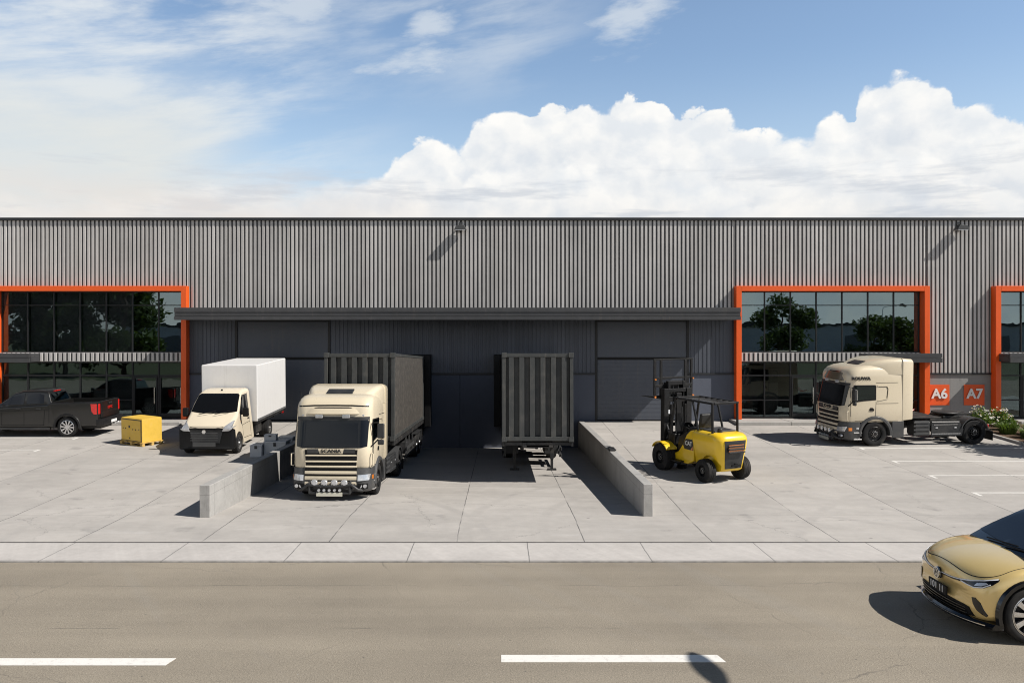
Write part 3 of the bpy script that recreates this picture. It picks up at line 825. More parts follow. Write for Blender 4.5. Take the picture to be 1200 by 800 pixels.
# ------------------------------------------------------------------ glazed office units in orange portals
def unit(x0, x1, awn, entry, gl2='shop_glass'):
    """orange portal; awn = (x range of the awning box); entry = list of lower bay indices with doors"""
    P = .42; yo = 40-P
    m = MB(); t = .26
    m.box(x0, x0+t, yo, 40.3, Z0+.12, 7.17); m.box(x1-t, x1, yo, 40.3, Z0+.12, 7.17); m.box(x0+t, x1-t, yo, 40.3, 6.92, 7.17)
    fr = m.build('portal_frame', 'orange', WH, bevel=.008, seg=1)
    a, b = x0+t, x1-t
    n = 7; bw = (b-a)/n
    # upper glazing
    g_ = MB()
    for i in range(n): g_.box(a+i*bw+.001, a+(i+1)*bw-.001, 40.10, 40.115, 3.97, 6.90)
    for i, pn in enumerate(g_.each('window_pane', gl2, fr)):
        if x0 < 0 and i < 5: pn.data.materials[0] = MATS['shop_glass_clear']
    mu = MB()
    for i in range(n+1):
        x = min(max(a+i*bw, a+.025), b-.025); mu.box(x-.025, x+.025, 40.05, 40.17, 3.95, 6.918)
    for z in (3.975, 6.25, 6.893):
        for i in range(n): mu.box(a+i*bw+.027, a+(i+1)*bw-.027, 40.06, 40.16, z-.022, z+.022)
    mu.build('upper_mullion', 'frame_dark', fr)
    # corrugated spandrel
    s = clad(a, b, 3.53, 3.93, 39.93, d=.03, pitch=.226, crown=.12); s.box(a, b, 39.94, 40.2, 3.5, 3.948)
    s.build('spandrel', ['clad_steel', 'clad_gap_shade'], fr)
    # lower glazing
    zb = Z0+.17
    g_ = MB()
    for i in range(n): g_.box(a+i*bw+.001, a+(i+1)*bw-.001, 40.12, 40.135, zb+.05, 3.48)
    g_.each('window_pane', 'shop_glass_low', fr)
    mu = MB()
    for i in range(n+1):
        x = min(max(a+i*bw, a+.03), b-.03); mu.box(x-.03, x+.03, 40.07, 40.19, zb, 3.49)
    for i in range(n):
        zz = [zb+.03, 2.82, 3.46]
        if i not in entry: zz.append(1.62)
        for z in zz: mu.box(a+i*bw+.032, a+(i+1)*bw-.032, 40.08, 40.18, z-.03, z+.03)
    mu.build('lower_mullion', 'frame_dark', fr)
    for i in entry:
        d = MB(); xa, xb = a+i*bw+.05, a+(i+1)*bw-.05
        d.box(xa, xa+.07, 40.05, 40.1, zb+.03, 2.78); d.box(xb-.07, xb, 40.05, 40.1, zb+.03, 2.78); d.box(xa+.07, xb-.07, 40.05, 40.1, 2.70, 2.78); d.box(xa+.07, xb-.07, 40.05, 40.1, zb+.03, zb+.2)
        d.build('door', 'frame_dark', fr)
        d = MB(); d.tube([(xb-.13, 40.0, 1.45), (xb-.13, 40.0, 2.25)], .018); d.build('door_handle', 'bright_metal', fr)
    # room behind
    r = MB(); Y1 = 46
    r.box(a-.2, b+.2, 40.35, Y1, Z0+.02, Z0+.12); r.box(a-.2, b+.2, 40.2, Y1, 3.55, 3.90); r.box(a-.2, b+.2, 40.2, Y1, 7.2, 7.35)
    r.box(a-.25, a-.2, 40.3, Y1, Z0, 7.2); r.box(b+.2, b+.25, 40.3, Y1, Z0, 7.2); r.box(a-.2, b+.2, Y1, Y1+.1, Z0, 7.2)
    r.build('office_room', 'room_wall', fr)
    r = MB(); rnd = random.Random(int(x0*10))
    for i in range(n):
        xx = a+i*bw+.2
        if rnd.random() < .75:
            h = rnd.uniform(.7, 1.7); r.box(xx, xx+rnd.uniform(.5, .9), 41.0, 41.5, Z0+.13, Z0+.13+h)
        if rnd.random() < .5: r.box(xx, xx+.8, 42.2, 42.6, 3.91, 3.91+rnd.uniform(.7, 1.9))
    r.each('office_furniture', 'room_pale', fr)
    r = MB(); r2 = MB()
    for i in range(n):
        xa, xb = a+i*bw+.04, a+(i+1)*bw-.04
        if i not in entry and rnd.random() < .7: r.box(xa, xb, 40.30, 40.32, zb+.1 if rnd.random() < .5 else 1.7, rnd.choice((2.78, 3.42)))
        if x0 < 0 and i < 5: r2.box(xa, xb, 40.26, 40.28, 3.95+rnd.choice((.05, .05, .5)), 6.88)
    r.each('window_blind', 'blind_grey', fr)
    if r2.v: r2.each('window_blind', 'blind_dark', fr)
    # awning box over the entry
    wa, wb = awn
    m = MB(); ya = 38.72
    m.box(wa, wb, ya, ya+.06, 3.74, 3.93); m.box(wa, wb, ya-.02, ya+.05, 3.50, 3.715); m.box(wa+.01, wb-.01, ya+.07, 39.925 if wb < x1+.01 and wa > x0-.01 else yo-.005, 3.80, 3.9)
    m.box(wa+.02, wb-.02, ya+.055, ya+.12, 3.52, 3.8)
    for x in (wa+.03, wb-.03): m.box(x-.028, x+.028, ya+.125, yo-.006, 3.52, 3.795)
    aw = m.build('awning', 'awning_steel', WH, bevel=.006, seg=1)
    m = MB(); xc = (wa+wb)/2
    for x in (max(wa, x0+t)+.4, min(wb, x1-t)-.4): m.box(x-.12, x+.12, ya+.4, ya+.64, 3.74, 3.80)
    m.each('downlight', 'white_paint', aw)
unit(*UL, (-27.2, -22.2), (5, 6), 'shop_glass')
unit(*U6, (17.36, 20.9+.55-.5), (2, 5), 'shop_glass')
unit(*U7, (24.15, 30.3), (1, 4), 'shop_glass')
# paved step along each unit with a kerb face
def step(x0, x1, y0):
    m = MB(); n = max(2, round((x1-x0)/2.4)); s = (x1-x0)/n
    for i in range(n): m.box(x0+i*s+.006, x0+(i+1)*s-.006, y0, 40.34, Z0-.25, Z0+.118)
    return struct(m.build('footpath', 'kerb_concrete', bevel=.02))
step(-27, -15.0, 38.45); step(11.2, 21.3, 38.45); step(24.6, 34, 38.6)

# ------------------------------------------------------------------ unit signs, wall lamps
def sign(x, txt, label):
    s = empty('unit_sign', label, 'sign', 'unit number signs on the concrete wall', (x, 39.98, 1.88))
    m = MB(); m.box(-.5, .5, -.03, 0, -.5, .5); m.build('board', 'sign_orange', s, bevel=.004, seg=1)
    text('lettering', txt, .66, 'white_paint', s, (.0, -.06, .04), (R(90), 0, 0), .03, bold=.018)
sign(21.46, 'A6', 'square orange sign reading A6 in white on the concrete wall')
sign(23.17, 'A7', 'square orange sign reading A7 in white on the concrete wall')
def wall_lamp(x, label):
    s = empty('wall_lamp', label, 'wall lamp', 'hooded lamps high on the corrugated wall', (x, 39.97, 10.0))
    m = MB(); m.box(-.08, .08, -.05, 0, -.14, .3); m.box(-.04, .04, -.34, -.05, .1, .16); m.build('bracket', 'lamp_housing', s, bevel=.01)
    m = MB(); m.prism([(-.30, -.12), (.30, -.12), (.19, .09), (-.19, .09)], 'y', -.52, -.16); m.build('hood', 'lamp_housing', s, bevel=.015)
    m = MB(); m.box(-.24, .24, -.49, -.19, -.145, -.122); m.build('diffuser', 'clear_lens', s)
wall_lamp((540-585)/24, 'hooded floodlight on the corrugated wall above the gap between the two containers')
wall_lamp((1122-585)/24, 'hooded floodlight on the corrugated wall above the A6 and A7 signs')

# ------------------------------------------------------------------ concrete dock walls
def dock_wall(x0, x1, label, y0):
    m = MB()
    ys = [y0 + (39.96-y0)*i/6 for i in range(7)]
    zt = lambda y: .86 + (.62-.86)*(y-y0)/(39.96-y0)
    rings = []
    for y in ys:
        b = min(yard_z(y), ramp_z(y)) - .25
        rings.append([(x0, y, b), (x1, y, b), (x1, y, zt(y)), (x0, y, zt(y))])
    m.loft(rings)
    o = m.build('retaining_wall', 'wall_concrete', bevel=.02)
    tag(o, label, 'retaining wall')
    return o
dock_wall(RX0-.28, RX0, 'low concrete retaining wall ending left of the beige truck, next to the grey crates', 21.75)
rw = dock_wall(RX1, RX1+.26, 'low concrete retaining wall running up towards the yellow forklift', 21.9)
m = MB(); m.box(3.87, 4.09, 28.6, 29.3, zt_ := .79, .83); m.build('wall_plate', 'dark_plastic', rw, bevel=.01)
# ================================================================== cab-over tractors
def tractor(label, visor, side_text, front_letters):
    t = empty('tractor_unit', label, 'truck', 'beige cab over tractor units')
    # --- cab shell: plan rings stacked upwards
    m = MB()
    m.loft([rr(-1.22, 1.27, 1.20, .30, .10, .98), rr(-1.24, 1.31, 1.225, .32, .10, 1.05), rr(-1.24, 1.33, 1.225, .34, .10, 1.55),
            rr(-1.24, 1.29, 1.225, .36, .10, 1.75), rr(-1.24, 1.15, 1.215, .36, .10, 2.42), rr(-1.24, 1.13, 1.21, .36, .12, 2.60), rr(-1.24, 1.12, 1.205, .34, .14, 2.78),
            rr(-1.24, 1.06, 1.19, .34, .14, 2.93), rr(-1.23, .93, 1.16, .36, .16, 3.07), rr(-1.22, .72, 1.11, .38, .20, 3.16), rr(-1.20, .42, 1.02, .40, .24, 3.215), rr(-1.1, .1, .85, .35, .3, 3.235)])
    cab = m.build('cab', 'cab_beige', t, smooth=40); bake(cab, 50)
    T = bvh(cab)
    if visor == 'cab_beige': patch('visor_gap', T, strip([(-1.10, 2.86), (-.6, 2.885), (0, 2.89), (.6, 2.885), (1.10, 2.86)], .04), 'front', 'black', cab, .001, .006, .1)
    # roof air deflector
    m = MB()
    def dring(x, hw, z1): return rs(x, hw+.012, hw, 2.85, z1, .03, .17)
    m.loft([dring(.34, .92, 3.20), dring(.14, 1.02, 3.29), dring(-.16, 1.11, 3.40), dring(-.55, 1.185, 3.48), dring(-1.10, 1.20, 3.50), dring(-1.14, 1.20, 3.50)])
    m.loft([rs(-1.14, 1.232, 1.232, 1.02, 3.505, .03, .16), rs(-1.55, 1.215, 1.215, 1.06, 3.48, .03, .16), rs(-1.58, 1.20, 1.20, 1.08, 3.45, .03, .14)])
    d = m.build('air_deflector', 'cab_beige', t, smooth=45)
    m = MB(); m.prism([(.40, 3.19), (.30, 3.275), (.0, 3.375), (-.04, 3.34), (.28, 3.20)], 'y', -.42, .42); m.build('roof_hatch', 'dark_plastic', cab, bevel=.02)
    # windscreen and side windows
    ws = [(-1.10, 1.64), (-.9, 1.60), (0, 1.585), (.9, 1.60), (1.10, 1.64), (1.12, 2.40), (1.06, 2.46), (-1.06, 2.46), (-1.12, 2.40)]
    w = patch('windscreen', T, ws, 'front', 'dark_glass', t, .004, .012, .07); w.data.materials[0] = MATS['screen_black']
    patch('windscreen_trim', T, [(-1.13, 2.44), (1.13, 2.44), (1.13, 2.54), (-1.13, 2.54)], 'front', 'dark_plastic', cab, .004, .02)
    for sd, vw in ((1, 'left'), (-1, 'right')):
        patch('door_window_trim', T, [(.98, 1.76), (.98, 2.20), (.90, 2.46), (.02, 2.46), (-.02, 2.42), (-.02, 1.86), (.5, 1.82)], vw, 'black', cab, .001, .008)
        patch('door_window', T, [(.92, 1.82), (.92, 2.2), (.85, 2.42), (.06, 2.42), (.04, 2.38), (.04, 1.91), (.5, 1.87)], vw, 'side_glass', t, .005, .01)
        for ln in ([(1.03, 1.0), (1.03, 2.5)], [(0, 1.0), (-.02, 1.8)], [(1.1, 1.02), (-1.2, 1.02)], [(-.02, 2.55), (-1.2, 2.55)], [(-.02, 1.72), (-1.2, 1.72)]):
            patch('panel_gap', T, strip(ln, .016), vw, 'black', cab, .001, .003, .3)
        patch('window_recess', T, strip([(-.08, 2.42), (-.48, 2.42), (-.54, 2.3), (-.50, 1.92), (-.1, 1.84)], .035), vw, 'cab_beige', cab, .001, .02)
        patch('recess_shade', T, strip([(-.12, 2.39), (-.46, 2.39), (-.51, 2.3), (-.47, 1.95)], .02), vw, 'black', cab, .001, .004)
        patch('door_handle', T, [(.08, 1.42), (.24, 1.42), (.26, 1.47), (.22, 1.55), (.12, 1.55), (.06, 1.48)], vw, 'black', cab, .002, .02)
        y = sd*1.22
        mi = MB(); mi.tube([(1.14, y+sd*.0, 1.42), (1.2, y+sd*.055, 1.40), (1.2, y+sd*.055, 1.06), (1.14, y+sd*.0, 1.04)], .022); mi.build('grab_rail', 'cab_beige', cab, smooth=True)
        # wing mirror
        if sd < 0 and visor == 'cab_beige': continue
        mi = MB(); mi.cbox((1.02, y+sd*.26, 2.10), (.12, .22, .46)); mi.cbox((1.02, y+sd*.26, 1.75), (.10, .20, .16))
        mo = mi.build('mirror', 'dark_plastic', t, bevel=.04, seg=3)
        mi = MB(); mi.tube([(.98, y-sd*.02, 2.34), (1.02, y+sd*.2, 2.36)], .022); mi.tube([(1.12, y-sd*.03, 1.62), (1.02, y+sd*.18, 1.84)], .022); mi.build('mirror_arm', 'black', mo)
        mi = MB(); mi.cbox((.952, y+sd*.26, 2.10), (.012, .18, .40)); mi.build('mirror_glass', 'chrome', mo)
    # sun visor with lamps
    zv = .12 if visor == 'visor_bronze' else 0
    m = MB(); vis = []
    for j in range(13):
        y = -1.12 + 2.24*j/12; f = 1.20 - .30*(abs(y)/1.12)**4
        vis.append([(f-.02, y, 2.60), (f+.03, y, 2.63), (f-.04-zv*.5, y, 2.80+zv), (f-.12-zv*.5, y, 2.80+zv)])
    m.loft(vis); v = m.build('sun_visor', visor, t, smooth=True)
    m = MB(); vis = []
    for j in range(13):
        y = -1.13 + 2.26*j/12; f = 1.14 - .30*(abs(y)/1.13)**4
        vis.append([(f-.16-zv*.5, y, 2.80+zv), (f-zv*.5, y, 2.80+zv), (f-.03-zv*.5, y, 2.835+zv), (f-.2-zv*.5, y, 2.835+zv)])
    m.loft(vis); m.build('visor_slot', 'gloss_black', v, smooth=True)
    m = MB()
    for y in (-.42, .42): m.cbox((1.17, y, 2.56), (.10, .24, .12))
    m.each('roof_lamp', 'clear_lens', v, bevel=.02)
    m = MB()
    for y in (-.90, .90): m.cbox((1.07, y, 2.58), (.10, .16, .07))
    m.each('marker_lamp', 'clear_lens', v, bevel=.02)
    # grille
    gp = patch('grille', T, [(-.78, 1.05), (.78, 1.05), (.82, 1.54), (-.82, 1.54)], 'front', 'black', t, .003, .012)
    m = MB(); m.box(1.0, 1.335, -.76, .76, .44, 1.05); m.build('grille_backing', 'black', gp)
    m = MB(); N = 12
    for z0, z1, k in ((1.335, 1.395, .0), (1.15, 1.215, .005), (.99, 1.06, .010), (.80, .90, .04), (.62, .74, .045), (.47, .575, .045)):
        rings = []
        for j in range(N+1):
            y = -.80+1.6*j/N; f = 1.368 + k - .03*(abs(y)/.8)**3
            rings.append([(f-.06, y, z0), (f, y, z0+.008), (f+.008, y, (z0+z1)/2), (f-.004, y, z1-.005), (f-.06, y, z1)])
        m.loft(rings)
    m.build('grille_bar', 'cab_beige', gp, smooth=30)
    patch('badge_strip', T, [(-.74, 1.435), (.74, 1.435), (.75, 1.56), (-.75, 1.56)], 'front', 'dark_plastic', gp, .012, .012)
    patch('badge_panel', T, [(-.36, 1.42), (.36, 1.42), (.40, 1.58), (-.40, 1.58)], 'front', 'cab_beige', gp, .016, .014)
    text('lettering', front_letters, .155, 'letter_black', gp, (1.375, 0, 1.50), (R(90), 0, R(90)), .012, sx=1.15, bold=.004)
    # wipers
    m = MB(); m.tube([(1.33, -.5, 1.60), (1.31, .15, 1.66)], .012); m.tube([(1.33, .35, 1.60), (1.30, .95, 1.68)], .012); m.tube([(1.33, -.9, 1.6), (1.31, -.45, 1.66)], .012); m.each('wiper', 'black', w)
    # bumper: wraps the corners
    m = MB()
    def bring(z, f, hw, r): return rr(.62, f, hw, r, .05, z, 6)
    m.loft([bring(.26, 1.24, 1.17, .30), bring(.34, 1.36, 1.23, .34), bring(.62, 1.38, 1.24, .34), bring(.80, 1.345, 1.24, .34), bring(.98, 1.31, 1.235, .33)])
    bp = m.build('bumper', 'grey_plastic', t, smooth=40); bake(bp, 45); TB = bvh(bp)
    m = MB(); m.box(1.2, 1.36, -.80, .80, .42, 1.0); m.build('bumper_opening', 'black', bp)
    for sd in (1, -1):
        P = [(.84*sd, .60), (1.17*sd, .62), (1.20*sd, .80), (.84*sd, .78)]
        patch('headlight', TB, P if sd > 0 else P[::-1], 'front', 'clear_lens', t, .003, .025)
        P = [(.84*sd, .34), (1.14*sd, .36), (1.14*sd, .52), (.84*sd, .52)]
        fg = patch('fog_lamp_panel', TB, P if sd > 0 else P[::-1], 'front', 'black', t, .002, .012)
        m = MB()
        for y in (.92, 1.06): m.cyl((1.30, y*sd, .44), (1.375-.03*(y-.9), y*sd, .44), .055, n=16)
        m.each('fog_lamp', 'clear_lens', fg, smooth=True)
        vw = 'left' if sd > 0 else 'right'
        patch('indicator', TB, [(.98, .64), (1.12, .64), (1.12, .76), (.98, .76)], vw, 'amber_lens', t, .003, .012)
        patch('side_lamp', TB, [(.70, .70), (.80, .70), (.80, .77), (.70, .77)], vw, 'clear_lens', bp, .003, .012)
        m = MB()
        for i, z in enumerate((.30, .56)):
            m.cbox((.74, sd*1.2, z), (.34, .12, .05))
        m.each('step', 'bright_metal', bp, bevel=.008)
        # wheel arch flare over the front axle
        m = MB(); rings = []
        for k in range(17):
            a = R(-8 + 196*k/16); c_, s_ = math.cos(a), math.sin(a)
            y0, y1 = sd*.86, sd*1.275
            rings.append([(.60*c_, y0, .5+.60*s_), (.60*c_, y1, .5+.60*s_), (.67*c_, y1, .5+.67*s_+.02), (.735*c_, sd*1.22, .5+.70*s_+.03), (.735*c_, y0, .5+.70*s_+.03)])
        m.loft(rings); m.build('wheel_arch', 'grey_plastic', t, smooth=True)
        m = MB()  # skirt between arch and door on the cab lower rear
        m.box(-1.22, -.72, sd*1.19-.025, sd*1.19+.025, .34, 1.0); m.build('arch_skirt', 'grey_plastic', t, bevel=.02)
    # bull bar with spot lamps and plate
    m = MB()
    m.tube([(1.30, -.98, .30), (1.46, -.86, .34), (1.50, -.66, .50), (1.50, -.4, .46), (1.51, 0, .44), (1.50, .4, .46), (1.50, .66, .50), (1.46, .86, .34), (1.30, .98, .30)], .05, 10)
    m.tube([(1.36, -.74, .50), (1.47, -.62, .24), (1.49, 0, .22), (1.47, .62, .24), (1.36, .74, .50)], .042, 10)
    for y in (-.62, .62): m.tube([(1.36, y, .60), (1.5, y, .52), (1.48, y, .24), (1.34, y, .26)], .04, 8)
    bb = m.build('bull_bar', 'dark_plastic', t, smooth=True)
    m = MB(); m2 = MB()
    for y in (-.46, -.155, .155, .46):
        m.cyl((1.42, y, .56), (1.53, y, .56), .10, .105, 20); m2.cyl((1.53, y, .56), (1.55, y, .56), .092, .07, 20)
    m.v += m2.v[:0]; m.each('spot_lamp', 'chrome', bb, smooth=True); m2.each('spot_lens', 'clear_lens', bb, smooth=True)
    m = MB(); m2 = MB()
    for y in (-.32, -.16, 0, .16, .32): m2.cyl((1.50, y, .335), (1.56, y, .335), .045, .04, 14)
    m2.each('small_lamp', 'clear_lens', bb, smooth=True)
    m = MB(); m.box(1.515, 1.535, -.40, .40, .15, .27); m.build('number_plate', 'number_plate', bb, bevel=.004)
    # antenna
    m = MB(); m.tube([(.5, -1.16, 2.9), (.42, -1.22, 3.3)], .01, 6); m.build('antenna', 'black', cab)
    # side lettering on the roof flank
    if side_text:
        text('lettering', side_text, .165, 'letter_black', cab, (.62, 1.217, 2.72), (R(90), 0, R(180)), .02, sx=1.25, bold=.008)
        text('lettering', side_text, .165, 'letter_black', cab, (.62, -1.217, 2.72), (R(90), 0, 0), .02, sx=1.25, bold=.008)
    # --- chassis
    WBs = -4.26
    m = MB()
    for y in (-.40, .40): m.box(-5.0, .9, y-.05, y+.05, .68, .96)
    for x in (-.9, -2.0, -3.3, -4.9): m.box(x-.06, x+.06, -.349, .349, .72, .9)
    m.box(-2.95, -1.62, -1.0, 1.0, 1.06, 1.11)
    m.box(-.6, .6, -.5, .5, .55, .64); m.cyl((0, -1.0, .5), (0, 1.0, .5), .08, n=12); m.cyl((WBs, -1.0, .5), (WBs, 1.0, .5), .10, n=12); m.ball((WBs, 0, .5), (.26, .26, .26))
    m.box(-1.5, .4, -.38, .38, .7, .95)
    ch = m.build('chassis', 'chassis', t, bevel=.01, seg=1)
    for sd in (1, -1):
        # fuel tank and side skirt
        m = MB(); m.loft([rs(x, .3, .3, .38, .98, .1, .1) for x in (-1.75, -2.35)])
        for i, v_ in enumerate(m.v): m.v[i] = (v_[0], v_[1]+sd*.86, v_[2])
        tk = m.build('air_tank', 'dark_plastic', t, smooth=True)
        m = MB()
        for z in (.46, .62, .78, .92): m.box(-2.3, -1.66, sd*1.165-.012, sd*1.165+.012, z-.035, z+.035)
        m.build('step_slats', 'grey_plastic', tk, bevel=.006, seg=1)
        m = MB(); y = sd*1.13
        m.prism([(-2.42, .36), (-2.42, .97), (-3.62, .97), (-3.80, .62), (-3.74, .36)], 'y', y-.03, y+.03)
        sk = m.build('side_skirt', 'dark_plastic', t, bevel=.012)
        m = MB(); ye = sd*1.163
        m.box(-3.60, -2.44, ye-.004, ye+.01, .925, .95); m.box(-3.66, -2.44, ye-.004, ye+.01, .44, .475)
        m.box(-3.55, -2.52, ye-.004, ye+.008, .82, .835); 
        m.build('skirt_trim', 'bright_metal', sk)
        m = MB()
        for x in (-2.64, -3.44): m.cbox((x, ye, .70), (.10, .03, .045))
        m.each('reflector', 'clear_lens', sk, bevel=.01)
        # rear fender
        m = MB(); rings = []
        for k in range(13):
            a = R(18 + 150*k/12); c_, s_ = math.cos(a), math.sin(a)
            rings.append([(WBs+.57*c_, sd*.68, .5+.57*s_), (WBs+.57*c_, sd*1.2, .5+.57*s_), (WBs+.61*c_, sd*1.2, .5+.61*s_), (WBs+.61*c_, sd*.68, .5+.61*s_)])
        rings.append([(WBs-.74, sd*.68, .52), (WBs-.74, sd*1.2, .52), (WBs-.78, sd*1.2, .54), (WBs-.78, sd*.68, .54)])
        m.loft(rings); fd = m.build('fender', 'grey_plastic', t, smooth=True)
        m = MB(); m.box(WBs-.78, WBs-.765, sd*.95-.25, sd*.95+.25, .16, .53); m.build('mudflap', 'black', fd)
        m = MB(); m.cbox((-5.02, sd*.75, .72), (.06, .36, .12)); m.build('tail_lamp', 'red_lens', t, bevel=.01)
        wheel(t, (0, sd*1.06, .5), .5, .33, sd, .30, 'dark_rim', 'deep')
        wheel(t, (WBs, sd*.90, .5), .5, .58, sd, .30, 'dark_rim', 'deep')
    # fifth wheel
    m = MB(); m.lathe([(.02, 1.14), (.50, 1.14), (.52, 1.18), (.48, 1.215), (.02, 1.215)], (-3.75, 0, 0), 'z', 28)
    m.prism([(-3.9, -.42), (-4.7, -.36), (-4.72, -.16), (-4.2, -.06), (-4.2, .06), (-4.72, .16), (-4.7, .36), (-3.9, .42)], 'z', 1.09, 1.17)
    m.box(-4.1, -3.4, -.44, .44, .98, 1.08)
    m.build('fifth_wheel', 'chassis', t, bevel=.008, seg=1)
    m = MB(); m.tube([(-1.68, -.1, 1.9), (-1.75, .0, 1.4), (-2.1, .1, 1.2), (-2.4, .0, 1.3)], .02, 6); m.tube([(-1.68, .15, 1.9), (-1.8, .2, 1.5), (-2.2, .2, 1.25)], .018, 6); m.each('air_hose', 'red_lens', ch, smooth=True); 
    return t
trA = tractor('beige cab over truck with four round spot lamps, coupled to a dark container trailer', 'cab_beige', None, 'SCANIA')
place(trA, -4.98, 25.80, R(-92.6), ramp=True); trA.scale = (.975, .975, .975)
trB = tractor('beige cab over tractor unit without a trailer, side on in front of A6', 'visor_bronze', 'ROUWA', 'SCANIA')
place(trB, 14.92, 34.0, R(180+5.4))

# ================================================================== semi trailers and containers
def make_trailer(label):
    t = empty('semi_trailer', label, 'trailer', 'container trailers at the dock')
    m = MB(); L = 10.9
    for y in (-.45, .45):
        m.box(-L, -.1, y-.07, y+.07, 1.24, 1.41); m.box(-L, -2.9, y-.06, y+.06, .84, 1.24)
    for i in range(13): m.box(-.25-i*.87, -.13-i*.87, -1.16, 1.16, 1.31, 1.41)
    for y in (-1.17, 1.17): m.box(-L, -.05, y-.035, y+.035, 1.28, 1.43)
    m.box(-1.6, -.2, -.5, .5, 1.225, 1.26); m.cyl((-.95, 0, 1.10), (-.95, 0, 1.225), .05)
    fr = m.build('frame', 'chassis', t, bevel=.008, seg=1)
    for y in (-.72, .72):
        m = MB(); m.box(-3.97, -3.83, y-.07, y+.07, .42, 1.30); m.box(-3.95, -3.85, y-.05, y+.05, .05, .44); m.box(-4.06, -3.74, y-.17, y+.17, .0, .05); m.tube([(-3.9, y, .85), (-4.6, y, 1.28)], .03)
        m.build('landing_leg', 'chassis', t, bevel=.008, seg=1)
    for y in (-1.14, 1.14):
        m = MB(); s = 1 if y > 0 else -1
        m.box(-7.2, -4.5, y-.02, y+.02, .42, .54); m.box(-7.2, -4.5, y-.02, y+.02, .68, .80)
        for x in (-4.6, -5.85, -7.1): m.box(x-.03, x+.03, y-s*.06-.03, y-s*.06+.03, .42, 1.30)
        m.build('side_guard', 'grey_plastic', t, bevel=.006, seg=1)
        m = MB(); m.box(-6.6, -5.3, y-s*.62-.02, y-s*.08, .46, .92); m.build('tool_box', 'dark_plastic', t, bevel=.03)
    for x in (-8.2, -9.5):
        m = MB(); m.cyl((x, -1.0, .5), (x, 1.0, .5), .08, n=10); m.build('axle', 'chassis', t)
        for sd in (1, -1): wheel(t, (x, sd*.96, .5), .5, .42, sd, .29, 'steel_rim', 'truck', n=24)
    for sd in (1, -1):
        m = MB(); m.box(-10.25, -7.6, sd*.96-.24, sd*.96+.24, 1.06-.03, 1.06-.015)
        m.box(-10.28, -10.25, sd*.96-.24, sd*.96+.24, .3, 1.03); m.build('fender', 'dark_plastic', t)
    m = MB(); m.box(-L-.04, -L, -1.15, 1.15, .45, .62); m.build('rear_bumper', 'chassis', t)
    return t
def make_container(label):
    c = empty('shipping_container', label, 'container', 'dark containers on trailers at the dock')
    L, W, H = 11.0, 2.44, 3.02; hw = W/2; z0 = 0.0
    m = MB()
    for x in (-.09, -L+.09):
        for y in (-hw+.07, hw-.07): m.box(x-.07, x+.07, y-.06, y+.06, .16, H-.16)
    for x in (-.10, -L+.10):
        m.box(x-.06, x+.06, -hw+.13, hw-.13, .03, .17); m.box(x-.06, x+.06, -hw+.13, hw-.13, H-.15, H-.02)
    for y in (-hw+.06, hw-.06):
        m.box(-L+.17, -.17, y-.05, y+.05, .03, .17); m.box(-L+.17, -.17, y-.04, y+.04, H-.12, H-.02)
    fr = m.build('frame', 'container_paint', c, bevel=.008, seg=1)
    m = MB()
    for x in (-.09, -L+.09):
        for y in (-hw+.08, hw-.08):
            for z in (.08, H-.08): m.cbox((x, y, z), (.19, .17, .165))
    m.each('corner_casting', 'container_paint', fr, bevel=.012)
    # front wall: bold vertical ribs
    m = MB(); a = -hw+.14; b = hw-.14; n = 6; p = (b-a)/n; xs = []
    pr = [(a, 0)]
    for i in range(n):
        y = a+i*p
        pr += [(y+p*.24, 0), (y+p*.27, 1), (y+p*.73, 1), (y+p*.76, 0)]
    pr.append((b, 0))
    X = lambda k: -.19+.14*k
    nn = len(pr); vs = [(X(k), y, .17) for y, k in pr] + [(X(k), y, H-.15) for y, k in pr]
    m.add(vs, [(i, i+1, nn+i+1, nn+i) for i in range(nn-1)])
    m.build('front_wall', 'container_paint', c, flip=False)
    for s in (1, -1):
        m = MB(); pr = []; x = -L+.17
        while x < -.2:
            pr += [(x, 0), (x+.06, 0), (x+.075, 1), (x+.135, 1)]; x += .15
        pr.append((-.17, 0)); nn = len(pr); Y = lambda k: s*(hw-.045+.012*k)
        vs = [(xx, Y(k), .17) for xx, k in pr] + [(xx, Y(k), H-.12) for xx, k in pr]
        m.add(vs, [(i, i+1, nn+i+1, nn+i) for i in range(nn-1)])
        m.build('side_wall', 'container_side', c, flip=False)
    m = MB(); pr = []; x = -L+.17
    m.box(-L+.16, -.16, -hw+.1, hw-.1, H-.07, H-.045); m.box(-L+.16, -.16, -hw+.11, hw-.11, .10, .14); m.build('roof', 'container_paint', c)
    m = MB(); m.box(-L+.02, -L+.06, -hw+.14, -.01, .18, H-.16); m.box(-L+.02, -L+.06, .01, hw-.14, .18, H-.16); m.build('door', 'container_paint', c)
    return c
def rig(x, y, rz, tl, cl):
    t = make_trailer(tl); place(t, x, y, rz, ramp=True)
    c = make_container(cl); place(c, x, y, rz, ramp=True)
    up = Matrix.Identity(3); n = c.rotation_euler.to_matrix() @ Vector((0, 0, 1.435))
    c.location = Vector(c.location) + n
rig(-4.80, 28.45-.5, R(-90), 'dark container trailer coupled behind the beige truck at the dock', 'dark corrugated container on the trailer behind the beige truck')
rig(1.31, 27.7, R(-90), 'uncoupled container trailer standing on its landing legs at the dock', 'dark ribbed container on the parked trailer without a truck')
